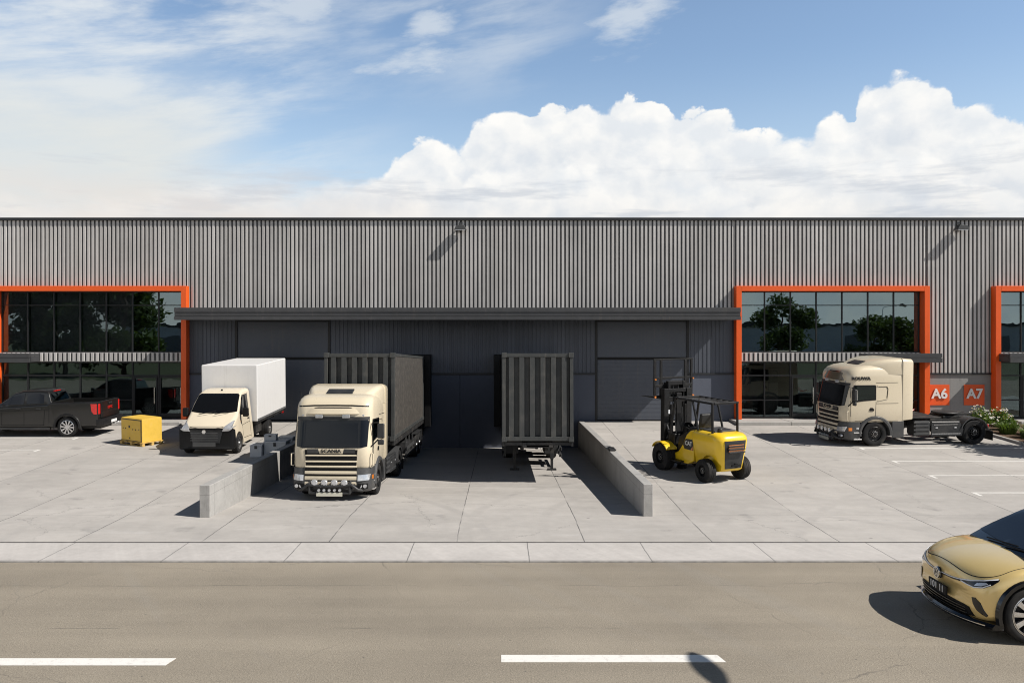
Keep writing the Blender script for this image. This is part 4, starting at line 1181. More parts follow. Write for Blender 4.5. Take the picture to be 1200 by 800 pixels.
# ================================================================== box van
V = empty('box_van', 'small cream van with a white box body and black bumper beside the dock wall', 'van')
m = MB()
S = lambda x, z0, z1, h0, h1, r1, sw=0.: rs(x, h0, h1, z0, z1, .06, r1, 6, sw)
m.loft([S(.86, .45, .92, .80, .72, .10, .22), S(.84, .34, 1.02, .96, .86, .14, .22), S(.78, .28, 1.12, 1.01, .93, .16, .16), S(.45, .28, 1.26, 1.02, .94, .16, .06),
        S(.10, .28, 1.42, 1.02, .95, .16), S(-.05, .28, 1.50, 1.02, .95, .16), S(-.45, .28, 1.90, 1.02, .90, .14), S(-.78, .28, 2.18, 1.02, .85, .14),
        S(-1.0, .28, 2.27, 1.02, .83, .16), S(-1.3, .28, 2.31, 1.02, .83, .16), S(-1.78, .30, 2.31, 1.02, .83, .16)])
cb = m.build('cab', 'van_beige', V, smooth=45)
c_ = MB()
for sd in (1, -1): c_.cyl((0, sd*.6, .36), (0, sd*1.3, .36), .46, n=36)
cut(cb, c_, 42); T = bvh(cb)
patch('windscreen', T, [(-.88, 1.57), (-.5, 1.52), (0, 1.51), (.5, 1.52), (.88, 1.57), (.79, 2.13), (.74, 2.19), (-.74, 2.19), (-.79, 2.13)], 'front', 'screen_black', V, .004, .012)
for sd, vw in ((1, 'left'), (-1, 'right')):
    patch('door_window', T, [(-.26, 1.50), (-.68, 2.02), (-.84, 2.13), (-1.42, 2.13), (-1.42, 1.44), (-.4, 1.40)], vw, 'gloss_black', V, .004, .01)
    for ln in ([(-.52, .55), (-.5, 1.0), (-.12, 1.48)], [(-1.47, .4), (-1.47, 2.16)], [(-.52, .5), (-1.47, .46)], [(-.45, 1.0), (-1.47, 1.02)]):
        patch('panel_gap', T, strip(ln, .014), vw, 'black', cb, .001, .003, .3)
    patch('door_handle', T, [(-1.22, 1.14), (-1.40, 1.14), (-1.40, 1.19), (-1.22, 1.19)], vw, 'black', cb, .002, .02)
    patch('side_repeater', T, [(-.30, 1.14), (-.42, 1.14), (-.42, 1.18), (-.30, 1.18)], vw, 'amber_lens', cb, .002, .01)
    P = [(.62*sd, 1.0), (.98*sd, 1.04), (1.0*sd, 1.22), (.90*sd, 1.28), (.80*sd, 1.14)]
    P = [(.58*sd, 1.0), (.90*sd, 1.02), (.97*sd, 1.06), (.97*sd, 1.32), (.86*sd, 1.28), (.66*sd, 1.12)]
    mi = MB(); mi.cbox((-.30, sd*1.16, 1.52), (.12, .22, .34)); mo = mi.build('mirror', 'black', V, bevel=.04, seg=3)
    mi = MB(); mi.tube([(-.36, sd*.95, 1.44), (-.32, sd*1.1, 1.46)], .03); mi.build('mirror_arm', 'black', mo)
m = MB()
m.loft([rs(.97, .84, .90, .36, .96, .05, .05, 5, .24), rs(.99, .92, .96, .30, 1.03, .06, .05, 5, .24), rs(.94, 1.02, 1.02, .26, 1.045, .06, .05, 5, .22), rs(.70, 1.04, 1.04, .26, 1.0, .06, .05, 5, .10), rs(.52, 1.04, 1.035, .28, .72, .06, .05, 5, .0)])
bp = m.build('bumper', 'black', V, smooth=True); bp.data.materials[0] = MATS['black']; bake(bp); TB = bvh(bp); T2 = bvh(bp, cb)
for sd in (1, -1):
    P = [(.60*sd, .93), (.86*sd, .95), (.96*sd, 1.02), (.97*sd, 1.30), (.86*sd, 1.27), (.68*sd, 1.12)]
    patch('headlight', T2, P if sd > 0 else P[::-1], 'front', 'clear_lens', V, .006, .02, .06)
gr = patch('grille', TB, [(-.50, .50), (.50, .50), (.62, .99), (-.62, .99)], 'front', 'dark_plastic', V, .003, .012)
m = MB()
for z in (.62, .71, .80, .89):
    m.box(.985, 1.012, -.50, .50, z, z+.022)
m.box(.985, 1.006, -.42, .42, .40, .56); m.build('grille_bar', 'grey_plastic', gr)
m = MB(); m.cyl((.98, 0, .95), (1.02, 0, .95), .075, n=6); m.build('emblem', 'bright_metal', V)
patch('bonnet_gap', T, strip([(-.62, 1.09), (-.3, 1.03), (0, 1.02), (.3, 1.03), (.62, 1.09)], .014), 'front', 'black', cb, .001, .003, .2)
m = MB(); m.tube([(.15, -.5, 1.49), (-.02, .1, 1.60)], .012); m.tube([(.15, .1, 1.49), (-.02, .65, 1.60)], .012); m.each('wiper', 'black', cb)
m = MB(); m.box(-1.05, -1.0, -.03, .03, 2.27, 2.33); m.build('roof_marker', 'black', cb)
m = MB(); m.box(-6.35, -1.92, -1.13, 1.13, .92, 3.22); bx = m.build('box_body', 'box_white', V, bevel=.035, seg=3)
m = MB()
for y in (-1.133, 1.133): m.box(-6.33, -1.94, y-.006, y+.006, .95, 1.03)
m.each('edge_rail', 'galv', bx)
m = MB()
for y in (-.4, .4): m.box(-6.2, -1.5, y-.05, y+.05, .62, .80)
m.box(-6.2, -1.95, -1.08, 1.08, .82, .915); m.box(-2.9, -2.1, .45, 1.0, .42, .80); m.cyl((-3.95, -.9, .36), (-3.95, .9, .36), .07)
for x in (-2.2, -4.9, -6.1): m.box(x, x+.06, -1.0, 1.0, .70, .82)
m.build('chassis', 'chassis', V, bevel=.01, seg=1)
for sd in (1, -1):
    wheel(V, (0, sd*.90, .36), .36, .24, sd, .21, 'steel_rim', 'truck', n=28)
    wheel(V, (-3.95, sd*.86, .36), .36, .42, sd, .21, 'steel_rim', 'truck', n=28)
    m = MB(); m.box(-6.36, -6.33, sd*.9-.12, sd*.9+.12, .70, .80); m.build('tail_lamp', 'red_lens', V)
place(V, -10.95, 31.4, R(-90))

# ================================================================== pickup
P_ = empty('pickup_truck', 'dark grey crew cab pickup with red tail lamps parked before an office glass front', 'pickup')
m = MB()
S = lambda x, z0, z1, h0, h1, r0=.08, r1=.10, sw=0.: rs(x, h0, h1, z0, z1, r0, r1, 6, sw)
m.loft([S(.98, .50, .95, .80, .80, .06, .10, .2), S(.92, .40, 1.10, .97, .92, .08, .14, .15), S(.6, .38, 1.20, 1.0, .95, .08, .14), S(-.4, .38, 1.26, 1.0, .96, .08, .12), S(-1.0, .40, 1.30, 1.0, .97, .08, .10),
        S(-2.85, .40, 1.40, 1.0, .975, .08, .08), S(-3.0, .42, 1.47, 1.0, .985, .08, .05), S(-4.9, .48, 1.50, 1.0, .985, .08, .05), S(-5.03, .55, 1.49, .99, .97, .08, .05)])
bd = m.build('body', 'pickup_paint', P_, smooth=40)
c_ = MB(); c_.box(-4.96, -3.02, -.88, .88, .85, 1.8)
for x in (0, -3.7):
    for sd in (1, -1): c_.cyl((x, sd*.62, .43), (x, sd*1.3, .43), .53, n=40)
cut(bd, c_, 38); T = bvh(bd)
m = MB()
m.loft([rs(-.55, .90, .86, 1.18, 1.27, .02, .03, 6), rs(-.95, .935, .80, 1.2, 1.56, .02, .10, 6), rs(-1.35, .945, .74, 1.2, 1.86, .02, .12, 6), rs(-1.7, .95, .72, 1.22, 1.955, .02, .12, 6), rs(-2.4, .95, .72, 1.24, 1.965, .02, .12, 6),
        rs(-2.72, .945, .72, 1.25, 1.93, .02, .12, 6), rs(-2.80, .94, .74, 1.25, 1.86, .02, .10, 6), rs(-2.97, .935, .85, 1.25, 1.44, .02, .06, 6)])
gh = m.build('cab', 'pickup_paint', P_, smooth=40); bake(gh, 40); TG = bvh(gh)
for sd, vw in ((1, 'left'), (-1, 'right')):
    patch('door_window', TG, [(-.78, 1.36), (-1.30, 1.76), (-1.48, 1.83), (-1.80, 1.85), (-1.80, 1.40)], vw, 'gloss_black', P_, .004, .008)
    patch('door_window', TG, [(-1.92, 1.41), (-1.92, 1.85), (-2.42, 1.84), (-2.60, 1.78), (-2.66, 1.44)], vw, 'gloss_black', P_, .004, .008)
    for ln in ([(-.9, .5), (-.9, 1.27)], [(-1.86, .5), (-1.86, 1.33)], [(-2.93, .45), (-2.93, 1.40)], [(-2.7, .5), (-2.75, 1.36)], [(-.9, .52), (-2.7, .52)], [(-.4, 1.12), (-2.9, 1.16)]  ):
        patch('panel_gap', T, strip(ln, .016), vw, 'black', bd, .001, .004, .3)
    for x in (-1.72, -2.58): patch('door_handle', T, [(x, 1.20), (x+.2, 1.20), (x+.2, 1.24), (x, 1.24)], vw, 'dark_plastic', bd, .002, .03)
    m = MB(); rings = []
    for x in (0, -3.7):
        rings = []
        for k in range(15):
            a = R(-6+192*k/14); c0, s0 = math.cos(a), math.sin(a)
            rings.append([(x+.50*c0, sd*.97, .43+.50*s0), (x+.50*c0, sd*1.035, .43+.50*s0), (x+.58*c0, sd*1.035, .43+.57*s0), (x+.61*c0, sd*.97, .43+.60*s0)])
        m.loft(rings)
    m.each('arch_trim', 'forklift_black', P_, smooth=True)
    m = MB(); m.box(-2.95, -.6, sd*.93-.09, sd*.93+.09, .32, .40); m.build('running_board', 'dark_plastic', P_, bevel=.02)
    m = MB(); m.cbox((-.82, sd*1.12, 1.42), (.14, .2, .2)); m.build('mirror', 'chrome', P_, bevel=.03)
    pl = [(-5.0, 1.06), (-4.70, 1.10), (-4.66, 1.18), (-4.74, 1.43), (-5.0, 1.43)]
    pl = [(-5.04, .98), (-4.86, .98), (-4.76, 1.10), (-4.72, 1.42), (-5.04, 1.42)]
    tl = patch('tail_lamp', T, pl, vw, 'red_lens', P_, .004, .012)
    m = MB(); m.box(-5.045, -5.0, min(sd*.80, sd*.965), max(sd*.80, sd*.965), .98, 1.42); m.build('lens', 'red_lens', tl, bevel=.012)
    wheel(P_, (0, sd*.86, .43), .43, .29, sd, .30, 'alloy', 'alloy', n=40)
    wheel(P_, (-3.7, sd*.86, .43), .43, .29, sd, .30, 'alloy', 'alloy', n=40)
patch('rear_window', TG, [(-.66, 1.50), (.66, 1.50), (.60, 1.82), (-.60, 1.82)], 'rear', 'side_glass', P_, .004, .01)
m = MB(); m.box(-2.80, -2.70, -.24, .24, 1.89, 1.93); m.build('brake_lamp', 'red_lens', P_, bevel=.008)
m = MB(); m.box(-5.07, -5.02, -.79, .79, .80, 1.50); m.box(-5.08, -5.03, -.70, .70, 1.02, 1.34); tg = m.build('tailgate', 'pickup_paint', P_, bevel=.015)
m = MB(); m.box(-5.10, -5.08, -.15, .15, 1.36, 1.42); m.build('tailgate_handle', 'dark_plastic', tg)
text('lettering', 'GMC', .17, 'red_lens', tg, (-5.085, 0, 1.19), (R(90), 0, R(-90)), .012, sx=1.2, bold=.0)
m = MB(); m.loft([rs(-4.95, 1.0, 1.0, .45, .78, .05, .05), rs(-5.20, .98, .98, .48, .76, .05, .05), rs(-5.24, .92, .92, .5, .72, .05, .05)]); rb = m.build('rear_bumper', 'forklift_black', P_, smooth=True)
m = MB(); m.box(-5.255, -5.235, -.25, .25, .54, .66); m.build('number_plate', 'white_paint', rb)
m = MB(); m.cyl((-5.2, 0, .46), (-5.42, 0, .46), .04); m.ball((-5.42, 0, .52), .05); m.build('tow_hitch', 'bright_metal', rb)
m = MB(); m.box(-4.9, .6, -.5, .5, .3, .42); m.cyl((-3.7, -.8, .43), (-3.7, .8, .43), .07); m.cyl((0, -.8, .43), (0, .8, .43), .07); m.build('chassis', 'chassis', P_)
patch('windscreen', TG, [(-.74, 1.30), (.74, 1.30), (.66, 1.84), (-.66, 1.84)], 'front', 'gloss_black', P_, .004, .01)
for sd in (1, -1):
    pl = [(sd*.55, .86), (sd*.92, .86), (sd*.92, 1.04), (sd*.55, 1.04)]
    patch('headlight', T, pl if sd > 0 else pl[::-1], 'front', 'clear_lens', P_, .004, .01)
patch('grille', T, [(-.5, .7), (.5, .7), (.5, 1.04), (-.5, 1.04)], 'front', 'black', P_, .004, .01)
place(P_, -22.2, 36.08, R(180))

# ================================================================== foreground car
C_ = empty('electric_car', 'gold compact crossover car with a black roof on the road', 'car')
m = MB()
def cr(x, zb, zs, zt, hw, k, hb=None):
    hb = hb or hw*.93
    half = [(0, zb), (hb*.8, zb), (hb, zb+.06), (hw, zb+.30*(zs-zb)), (hw, zb+.62*(zs-zb)), (hw*.975, zs-.05), (hw*.90, zs), (hw*.62, zs+(zt-zs)*.55), (hw*.3, zt-.01*(zt-zs)), (0, zt)]
    pts = half + [(-y, z) for y, z in half[-2:0:-1]]
    return [Vector((x - k*(abs(y)/.92)**2.2, y, z)) for y, z in pts]
m.loft([cr(.80, .40, .56, .60, .62, .12), cr(.815, .26, .62, .665, .80, .20), cr(.785, .20, .74, .785, .88, .26), cr(.66, .19, .825, .868, .905, .26), cr(.35, .19, .915, .955, .92, .12),
        cr(-.15, .19, .955, 1.01, .925, .04), cr(-.6, .19, .965, 1.04, .925, 0), cr(-1.3, .19, .975, 1.04, .925, 0), cr(-2.3, .19, 1.0, 1.05, .925, 0), cr(-3.0, .21, 1.03, 1.08, .915, 0), cr(-3.45, .28, 1.03, 1.09, .88, 0), cr(-3.68, .38, .98, 1.06, .80, 0), cr(-3.74, .46, .86, .92, .66, 0)])
bd = m.build('body', 'car_gold', C_, sub=3); bake(bd, 60)
WF = .12
c_ = MB()
for x in (WF, -2.77):
    for sd in (1, -1): c_.cyl((x, sd*.62, .35), (x, sd*1.3, .35), .405, n=64)
cut(bd, c_, 30); T = bvh(bd)
m = MB()
g_ = lambda x, h0, h1, z0, z1, r1=.10: rs(x, h0, h1, z0, z1, .02, r1, 6)
m.loft([g_(.06, .70, .66, .90, .975, .02), g_(-.25, .84, .74, .91, 1.13, .07), g_(-.62, .875, .69, .92, 1.33, .10), g_(-1.02, .88, .65, .93, 1.49, .11), g_(-1.35, .885, .625, .94, 1.575, .11), g_(-1.65, .885, .615, .95, 1.605, .11), g_(-2.3, .885, .61, .96, 1.61, .11), g_(-2.9, .875, .59, .98, 1.54, .11), g_(-3.35, .85, .60, 1.0, 1.36, .10), g_(-3.66, .78, .66, 1.0, 1.10, .05)])
gh = m.build('cabin', 'screen_black', C_, smooth=40); bake(gh, 50); TG = bvh(gh)
ws = patch('windscreen', TG, [(-.68, 1.05), (0, 1.02), (.68, 1.05), (.58, 1.50), (-.58, 1.50)], 'front', 'screen_black', C_, .003, .006)
for sd, vw in ((1, 'left'), (-1, 'right')):
    patch('door_window', TG, [(-.42, 1.01), (-.85, 1.27), (-1.2, 1.42), (-1.68, 1.48), (-1.68, 1.04)], vw, 'side_glass', C_, .003, .006)
    patch('door_window', TG, [(-1.78, 1.05), (-1.78, 1.48), (-2.4, 1.48), (-2.85, 1.36), (-2.85, 1.10)], vw, 'side_glass', C_, .003, .006)
    m = MB(); rings = []
    for x in (WF, -2.77):
        rings = []
        for k in range(21):
            a = R(-14+208*k/20); c0, s0 = math.cos(a), math.sin(a)
            rings.append([(x+.395*c0, sd*.80, .35+.395*s0), (x+.395*c0, sd*.928, .35+.395*s0), (x+.44*c0, sd*.932, .35+.44*s0), (x+.455*c0, sd*.88, .35+.455*s0)])
        m.loft(rings)
    m.each('arch_trim', 'gloss_black', C_, smooth=True)
    patch('sill_trim', T, [(-.42, .22), (-.42, .34), (-2.35, .34), (-2.35, .22)], vw, 'dark_plastic', C_, .003, .012)
    for ln in ([(-.62, .36), (-.60, .95)], [(-1.75, .36), (-1.75, 1.0)]): patch('panel_gap', T, strip(ln, .010), vw, 'black', bd, .001, .002, .2)
    wheel(C_, (WF, sd*.80, .355), .355, .24, sd, .265, 'alloy', 'alloy', n=56)
    wheel(C_, (-2.77, sd*.80, .355), .355, .24, sd, .265, 'alloy', 'alloy', n=48)
    m = MB(); m.loft([rs(-.62, .10, .10, -.07, .05, .04, .05), rs(-.76, .125, .125, -.085, .085, .05, .06), rs(-.82, .11, .11, -.07, .07, .05, .05)])
    m.v = [(a, b+sd*1.02, c+1.06) for a, b, c in m.v]; m.box(-.80, -.68, min(sd*.82, sd*.95), max(sd*.82, sd*.95), 1.0, 1.04)
    m.build('mirror', 'gloss_black', C_, smooth=True)
    # headlamp: dark housing, glowing-white outline strip and lens
    q = lambda L_: [(sd*a, b) for a, b in L_][::sd]
    hl = patch('headlight', T, q([(.42, .665), (.60, .69), (.74, .732), (.83, .775), (.84, .75), (.825, .70), (.77, .65), (.66, .62), (.54, .632)]), 'front', 'gloss_black', C_, .002, .006, .05)
    patch('light_strip', T, q(strip([(.44, .668), (.60, .694), (.74, .735), (.825, .772)], .014)), 'front', 'led_white', hl, .005, .008, .05)
    patch('light_strip', T, q(strip([(.46, .652), (.56, .637), (.66, .628), (.76, .652), (.81, .70)], .012)), 'front', 'led_white', hl, .005, .008, .05)
    patch('lens', T, q([(.66, .65), (.74, .665), (.79, .70), (.76, .715), (.68, .69)]), 'front', 'clear_lens', hl, .005, .008, .05)
    patch('air_intake', T, q([(.64, .50), (.69, .51), (.76, .46), (.81, .33), (.79, .30), (.71, .36), (.66, .43)]), 'front', 'gloss_black', C_, .002, .008, .05)
patch('grille_strip', T, [(-.46, .642), (-.3, .628), (0, .620), (.3, .628), (.46, .642), (.46, .674), (.3, .660), (0, .650), (-.3, .660), (-.46, .674)], 'front', 'gloss_black', C_, .002, .006, .05)
patch('light_bar', T, strip([(-.46, .668), (-.3, .654), (0, .645), (.3, .654), (.46, .668)], .010), 'front', 'led_white', C_, .006, .006, .05)
ck = [(.075*math.cos(2*PI*i/24), .625+.075*math.sin(2*PI*i/24)) for i in range(24)]
em = patch('emblem', T, ck, 'front', 'gloss_black', C_, .010, .010, .05)
m = MB(); cx = .836
m.lathe([(.060, 0), (.075, 0), (.075, .018), (.060, .018)], (cx-.004, 0, .625), 'x', 28)
def em_line(a, b, w=.012):
    n = Vector((b[1]-a[1], -(b[0]-a[0]))).normalized()*w/2
    m.prism([(a[0]+n.x, a[1]+n.y), (b[0]+n.x, b[1]+n.y), (b[0]-n.x, b[1]-n.y), (a[0]-n.x, a[1]-n.y)], 'x', cx, cx+.012)
for s in (1, -1):
    em_line((s*.026, .684), (0, .632)); em_line((s*.052, .662), (s*.024, .573)); em_line((s*.024, .573), (0, .622))
m.build('ring', 'bright_metal', em)
npz = .47
m = MB(); m.box(.812, .84, -.235, .235, .385, .505); np_ = m.build('number_plate', 'black', C_, bevel=.012)
text('lettering', '101 11', .125, 'white_paint', np_, (.843, 0, .445), (R(90), 0, R(90)), .006, sx=1.05)
lo = patch('lower_intake', T, [(-.66, .265), (-.5, .24), (.5, .24), (.66, .265), (.60, .365), (.5, .375), (-.5, .375), (-.60, .365)], 'front', 'black', C_, .003, .008, .05)
m = MB()
for j in range(3):
    z = .27+.032*j; rings = []
    for i in range(13):
        y = -.55+1.1*i/12; f = .814-.21*(abs(y)/.92)**2.2; rings.append([(f-.02, y, z), (f+.012, y, z+.004), (f+.012, y, z+.012), (f-.02, y, z+.016)])
    m.loft(rings)
m.build('grille_slat', 'gloss_black', lo)
m = MB(); rings = []
for i in range(23):
    y = -.88+1.76*i/22; f = .85-.29*(abs(y)/.92)**2.4
    rings.append([(f-.12, y, .165), (f, y, .17), (f+.012, y, .20), (f-.02, y, .235), (f-.12, y, .25)])
m.loft(rings); sp = m.build('front_splitter', 'gloss_black', C_, smooth=True)
m = MB(); rings = []
for i in range(23):
    y = -.80+1.6*i/22; f = .863-.29*(abs(y)/.92)**2.4
    rings.append([(f-.008, y, .196), (f+.006, y, .198), (f+.006, y, .206), (f-.008, y, .208)])
m.loft(rings); m.build('trim_strip', 'bright_metal', sp)
bl_ = [(.40+.345*math.cos(R(a)) if abs(a) < 90 else .40-(abs(a)-90)/90*.6, max(-1, min(1, (abs(math.sin(R(a)))**.62)*(1 if a > 0 else -1) if abs(a) < 90 else (1 if a > 0 else -1)))*.80) for a in range(-150, 151, 6)]
patch('bonnet_gap', T, strip(bl_, .007), 'top', 'black', bd, .0005, .0015, .05)
m = MB(); m.tube([(.02, -.3, 1.02), (-.04, .3, 1.05)], .01); m.tube([(.02, .1, 1.02), (-.04, .6, 1.03)], .01); m.each('wiper', 'black', gh)
m = MB(); m.box(-3.4, .45, -.62, .62, .17, .3); m.build('underbody', 'black', C_)
for sd in (1, -1):
    m = MB(); m.box(-3.76, -3.66, sd*.45-.2, sd*.45+.2, .80, .86); m.build('tail_lamp', 'red_lens', C_, bevel=.01)
CAR_A = -2; KS = 1.3
Wx, Wy = 8.60, 12.90
h = Vector((-math.cos(R(CAR_A)), -math.sin(R(CAR_A)))); n = Vector((-h.y, h.x)) # left side of the car
n = -n if n.y > 0 else n                      # towards the camera: the near side
C_.scale = (KS, KS, KS); C_.location = (Wx - n.x*.92*KS, Wy - n.y*.92*KS, -.03); C_.rotation_euler = (0, 0, math.atan2(h.y, h.x))

# ================================================================== forklift
F = empty('forklift', 'yellow forklift with a black mast and raised forks facing the roller door', 'forklift')
m = MB()
cw = lambda z, x0, x1, hw, r: rr(x0, x1, hw, .10, r, z, 6)
m.loft([cw(.36, -2.58, -1.40, .44, .18), cw(.42, -2.66, -1.40, .49, .22), cw(.80, -2.72, -1.38, .55, .26), cw(1.15, -2.77, -1.36, .62, .30), cw(1.34, -2.78, -1.36, .645, .32), cw(1.46, -2.75, -1.36, .63, .32), cw(1.54, -2.66, -1.38, .57, .30), cw(1.575, -2.45, -1.45, .44, .24)])
cwt = m.build('counterweight', 'forklift_yellow', F, smooth=50)
c_ = MB()
for sd in (1, -1): c_.cyl((-2.2, sd*.42, .37), (-2.2, sd*1.2, .37), .47, n=36)
cut(cwt, c_, 45); T = bvh(cwt)
gr = patch('rear_grille', T, [(-.32, .46), (.32, .46), (.42, 1.36), (-.42, 1.36)], 'rear', 'dark_plastic', F, .002, .015)
m = MB()
for z in (1.0, 1.10, 1.20): m.cbox((-2.85, 0, z), (.06, .64, .045), (0, R(15), 0))
m.build('grille_slat', 'forklift_black', gr, bevel=.008)
m = MB(); m.box(-2.83, -2.828, -.30, .30, 1.02, 1.24); m.build('tail_lamp', 'amber_lens', gr)
m = MB(); m.cyl((-2.78, 0, .58), (-2.84, 0, .58), .07, n=14); m.box(-2.8, -2.86, -.18, .18, .55, .61); m.build('tow_pin', 'black', gr)
# main body
m = MB(); m.prism([(-1.40, .50), (-1.40, 1.53), (-1.22, 1.50), (-1.02, 1.34), (-.84, 1.02), (-.60, .74), (-.40, .64), (.06, .62), (.16, .40), (-1.1, .36)], 'y', -.57, .57)
bdf = m.build('body', 'forklift_yellow', F, bevel=.04, seg=3)
for sd in (1, -1):
    m = MB(); y = sd*.585; m.prism([(-1.39, .86), (-1.39, 1.22), (-1.0, 1.20), (-.86, .98), (-.94, .86)], 'y', y-.016, y-.002); dc = m.build('side_decal', 'dark_plastic', bdf)
    text('lettering', 'CAT', .19, 'white_paint', dc, (-1.16, sd*.588, 1.06), (R(90), 0, R(180 if sd > 0 else 0)), .006, sx=1.0, bold=.004)
    m = MB(); m.prism([(-1.38, .87), (-1.38, 1.0), (-1.28, .87)], 'y', sd*.586-.003, sd*.586+.004); m.build('decal_flash', 'amber_lens', dc)
    # front fender over drive wheel
    m = MB(); rings = []
    for k in range(9):
        a = R(35+110*k/8); c0, s0 = math.cos(a), math.sin(a)
        rings.append([(.50*c0, sd*.50, .46+.50*s0), (.50*c0, sd*.93, .46+.50*s0), (.535*c0, sd*.93, .46+.535*s0), (.535*c0, sd*.50, .46+.535*s0)])
    m.loft(rings); m.build('fender', 'forklift_yellow', F, smooth=True)
    m = MB(); m.cbox((-.70, sd*.68, .42), (.44, .24, .05)); m.build('step', 'forklift_black', F, bevel=.01)
    wheel(F, (0, sd*.74, .46), .46, .36, sd, .22, 'dark_rim', 'deep', n=36)
    wheel(F, (-2.2, sd*.70, .37), .37, .30, sd, .18, 'dark_rim', 'deep', n=32)
m = MB(); m.prism([(-.50, .66), (-.52, .95), (-.62, 1.24), (-.95, 1.42), (-1.3, 1.44), (-1.3, .66)], 'y', -.55, .55); m.build('seat_base', 'forklift_black', F, bevel=.03)
m = MB(); m.box(-1.28, -.74, -.27, .27, 1.42, 1.55); m.cbox((-1.30, 0, 1.78), (.13, .50, .56), (0, R(-12), 0)); m.build('seat', 'seat_black', F, bevel=.05, seg=3)
m = MB(); m.box(-.34, .06, -.54, .54, .62, 1.26); m.cbox((-.18, 0, 1.25), (.22, .9, .14)); m.build('dashboard', 'forklift_black', F, bevel=.03)
m = MB(); m.tube([(-.20, 0, 1.22), (-.40, 0, 1.52)], .03); m.lathe([(.17, -.014), (.19, 0), (.17, .014), (.155, 0)], (0, 0, 0), 'z', 24)
rot = Euler((0, R(-35), 0)).to_matrix()
k0 = len(m.v)-96
for i in range(k0, len(m.v)): m.v[i] = tuple(rot @ Vector(m.v[i]) + Vector((-.41, 0, 1.54)))
m.build('steering_wheel', 'black', F, smooth=True)
m = MB()
for y in (-.3, -.38, -.46): m.tube([(-.14, y, 1.28), (-.2, y, 1.5)], .012); m.ball((-.2, y, 1.52), .025, 8, 6)
m.build("control_lever", "black", F)
# overhead guard
m = MB()
for sd in (1, -1):
    m.tube([(-.04, sd*.52, .62), (-.08, sd*.52, 1.35), (-.32, sd*.50, 2.44), (-.40, sd*.50, 2.50)], .045, 8)
    m.tube([(-1.55, sd*.50, 1.55), (-1.45, sd*.50, 1.9), (-1.25, sd*.50, 2.49)], .04, 8)
    m.tube([(-2.28, sd*.50, 1.50), (-2.26, sd*.50, 2.47)], .042, 8) 
    m.box(-2.30, -.28, sd*.50-.035, sd*.50+.035, 2.465, 2.525)
m.box(-.40, -.28, -.449, .449, 2.46, 2.53); m.box(-2.30, -2.2, -.449, .449, 2.46, 2.53)
for i in range(5): m.box(-.70-i*.3, -.67-i*.3, -.449, .449, 2.475, 2.505)
og = m.build('overhead_guard', 'forklift_black', F, bevel=.01)
m = MB(); m.cyl((-2.3, .22, 1.56), (-2.3, .22, 1.66), .08, n=16); m.ball((-2.3, .22, 1.66), (.08, .08, .05)); m.build('fuel_cap', 'dark_plastic', F, smooth=True)
m = MB(); m.box(-2.3, -1.5, -.42, .42, 1.56, 1.615); m.build('engine_cover', 'grey_plastic', F, bevel=.012)
# mast
MB_ = MB; MX = -.22
class MM(MB):
    def add(s, vs, fs): return MB.add(s, [(p[0]+MX, p[1]*1.08, p[2]) for p in vs], fs)
m = MM()
for sd in (1, -1):
    y = sd*.44; m.box(.42, .64, y-.10, y+.10, .16, 2.75); 
    y = sd*.29; m.box(.50, .66, y-.045, y+.045, .9, 3.0)
    m.cyl((.42, sd*.27, .3), (.42, sd*.27, 2.2), .05, n=10)
    m.tube([(.1, sd*.42, .9), (.46, sd*.42, 1.5)], .045)
for z in (.35, 1.5, 2.68): m.box(.45, .55, -.369, .369, z-.06, z+.06)
m.box(.36, .44, -.10, .10, .5, 2.6); m.box(.46, .54, -.33, .33, 2.28, 2.46); m.box(.52, .62, -.24, .24, 2.86, 3.0); m.box(.52, .62, -.24, .24, 1.9, 2.0)
ms = m.build('mast', 'forklift_black', F, bevel=.008, seg=1)
m = MM()
for y in (-.10, .10): m.tube([(.58, y, 1.0), (.58, y, 2.9)], .02, 6)
m.tube([(.40, -.15, 2.1), (.36, -.15, 1.2), (.3, -.2, .8)], .02, 6); m.tube([(.40, .15, 2.1), (.36, .12, 1.2), (.3, .2, .8)], .02, 6); m.build('chain', 'dark_plastic', ms)
m = MM(); m.cbox((.43, .30, 1.95), (.03, .16, .14)); m.build('data_plate', 'led_white', ms)
# carriage, backrest, forks: raised
m = MM()
m.box(.68, .75, -.74, .74, 2.40, 2.50); m.box(.68, .75, -.74, .74, 2.78, 2.88)
for y in (-.30, .30): m.box(.66, .74, y-.05, y+.05, 2.35, 2.95)
for y in (-.72, -.48, .48, .72): m.box(.69, .75, y-.042, y+.042, 2.5, 3.72)
m.box(.70, .74, -.77, .77, 3.72, 3.77); m.box(.70, .74, -.74, .74, 3.06, 3.13); m.box(.69, .73, -.45, .45, 2.5, 2.78)
cg = m.build('carriage', 'forklift_black', F, bevel=.006, seg=1)
for y in (-.42, .42):
    m = MM(); m.prism([(.76, 2.95), (.80, 2.95), (.81, 2.43), (1.95, 2.37), (1.95, 2.355), (.76, 2.355)], 'y', y-.07, y+.07); m.build('fork', 'forklift_black', F, bevel=.006, seg=1)
m = MM()
for y in (-.74, .74): m.cyl((.62, y, 2.45), (.67, y, 2.45), .035, n=14); m.cyl((.62, y, 3.06), (.67, y, 3.06), .025, n=12)
m.each('work_lamp', 'amber_lens', cg)
m = MB(); m.cyl((0, -.6, .46), (0, .6, .46), .12, n=12); m.cyl((-2.2, -.58, .37), (-2.2, .58, .37), .09, n=12); m.box(-.6, .3, -.45, .45, .25, .5); m.build('axle', 'chassis', F)
place(F, 6.33, 28.48, math.atan2(.91, -.41))

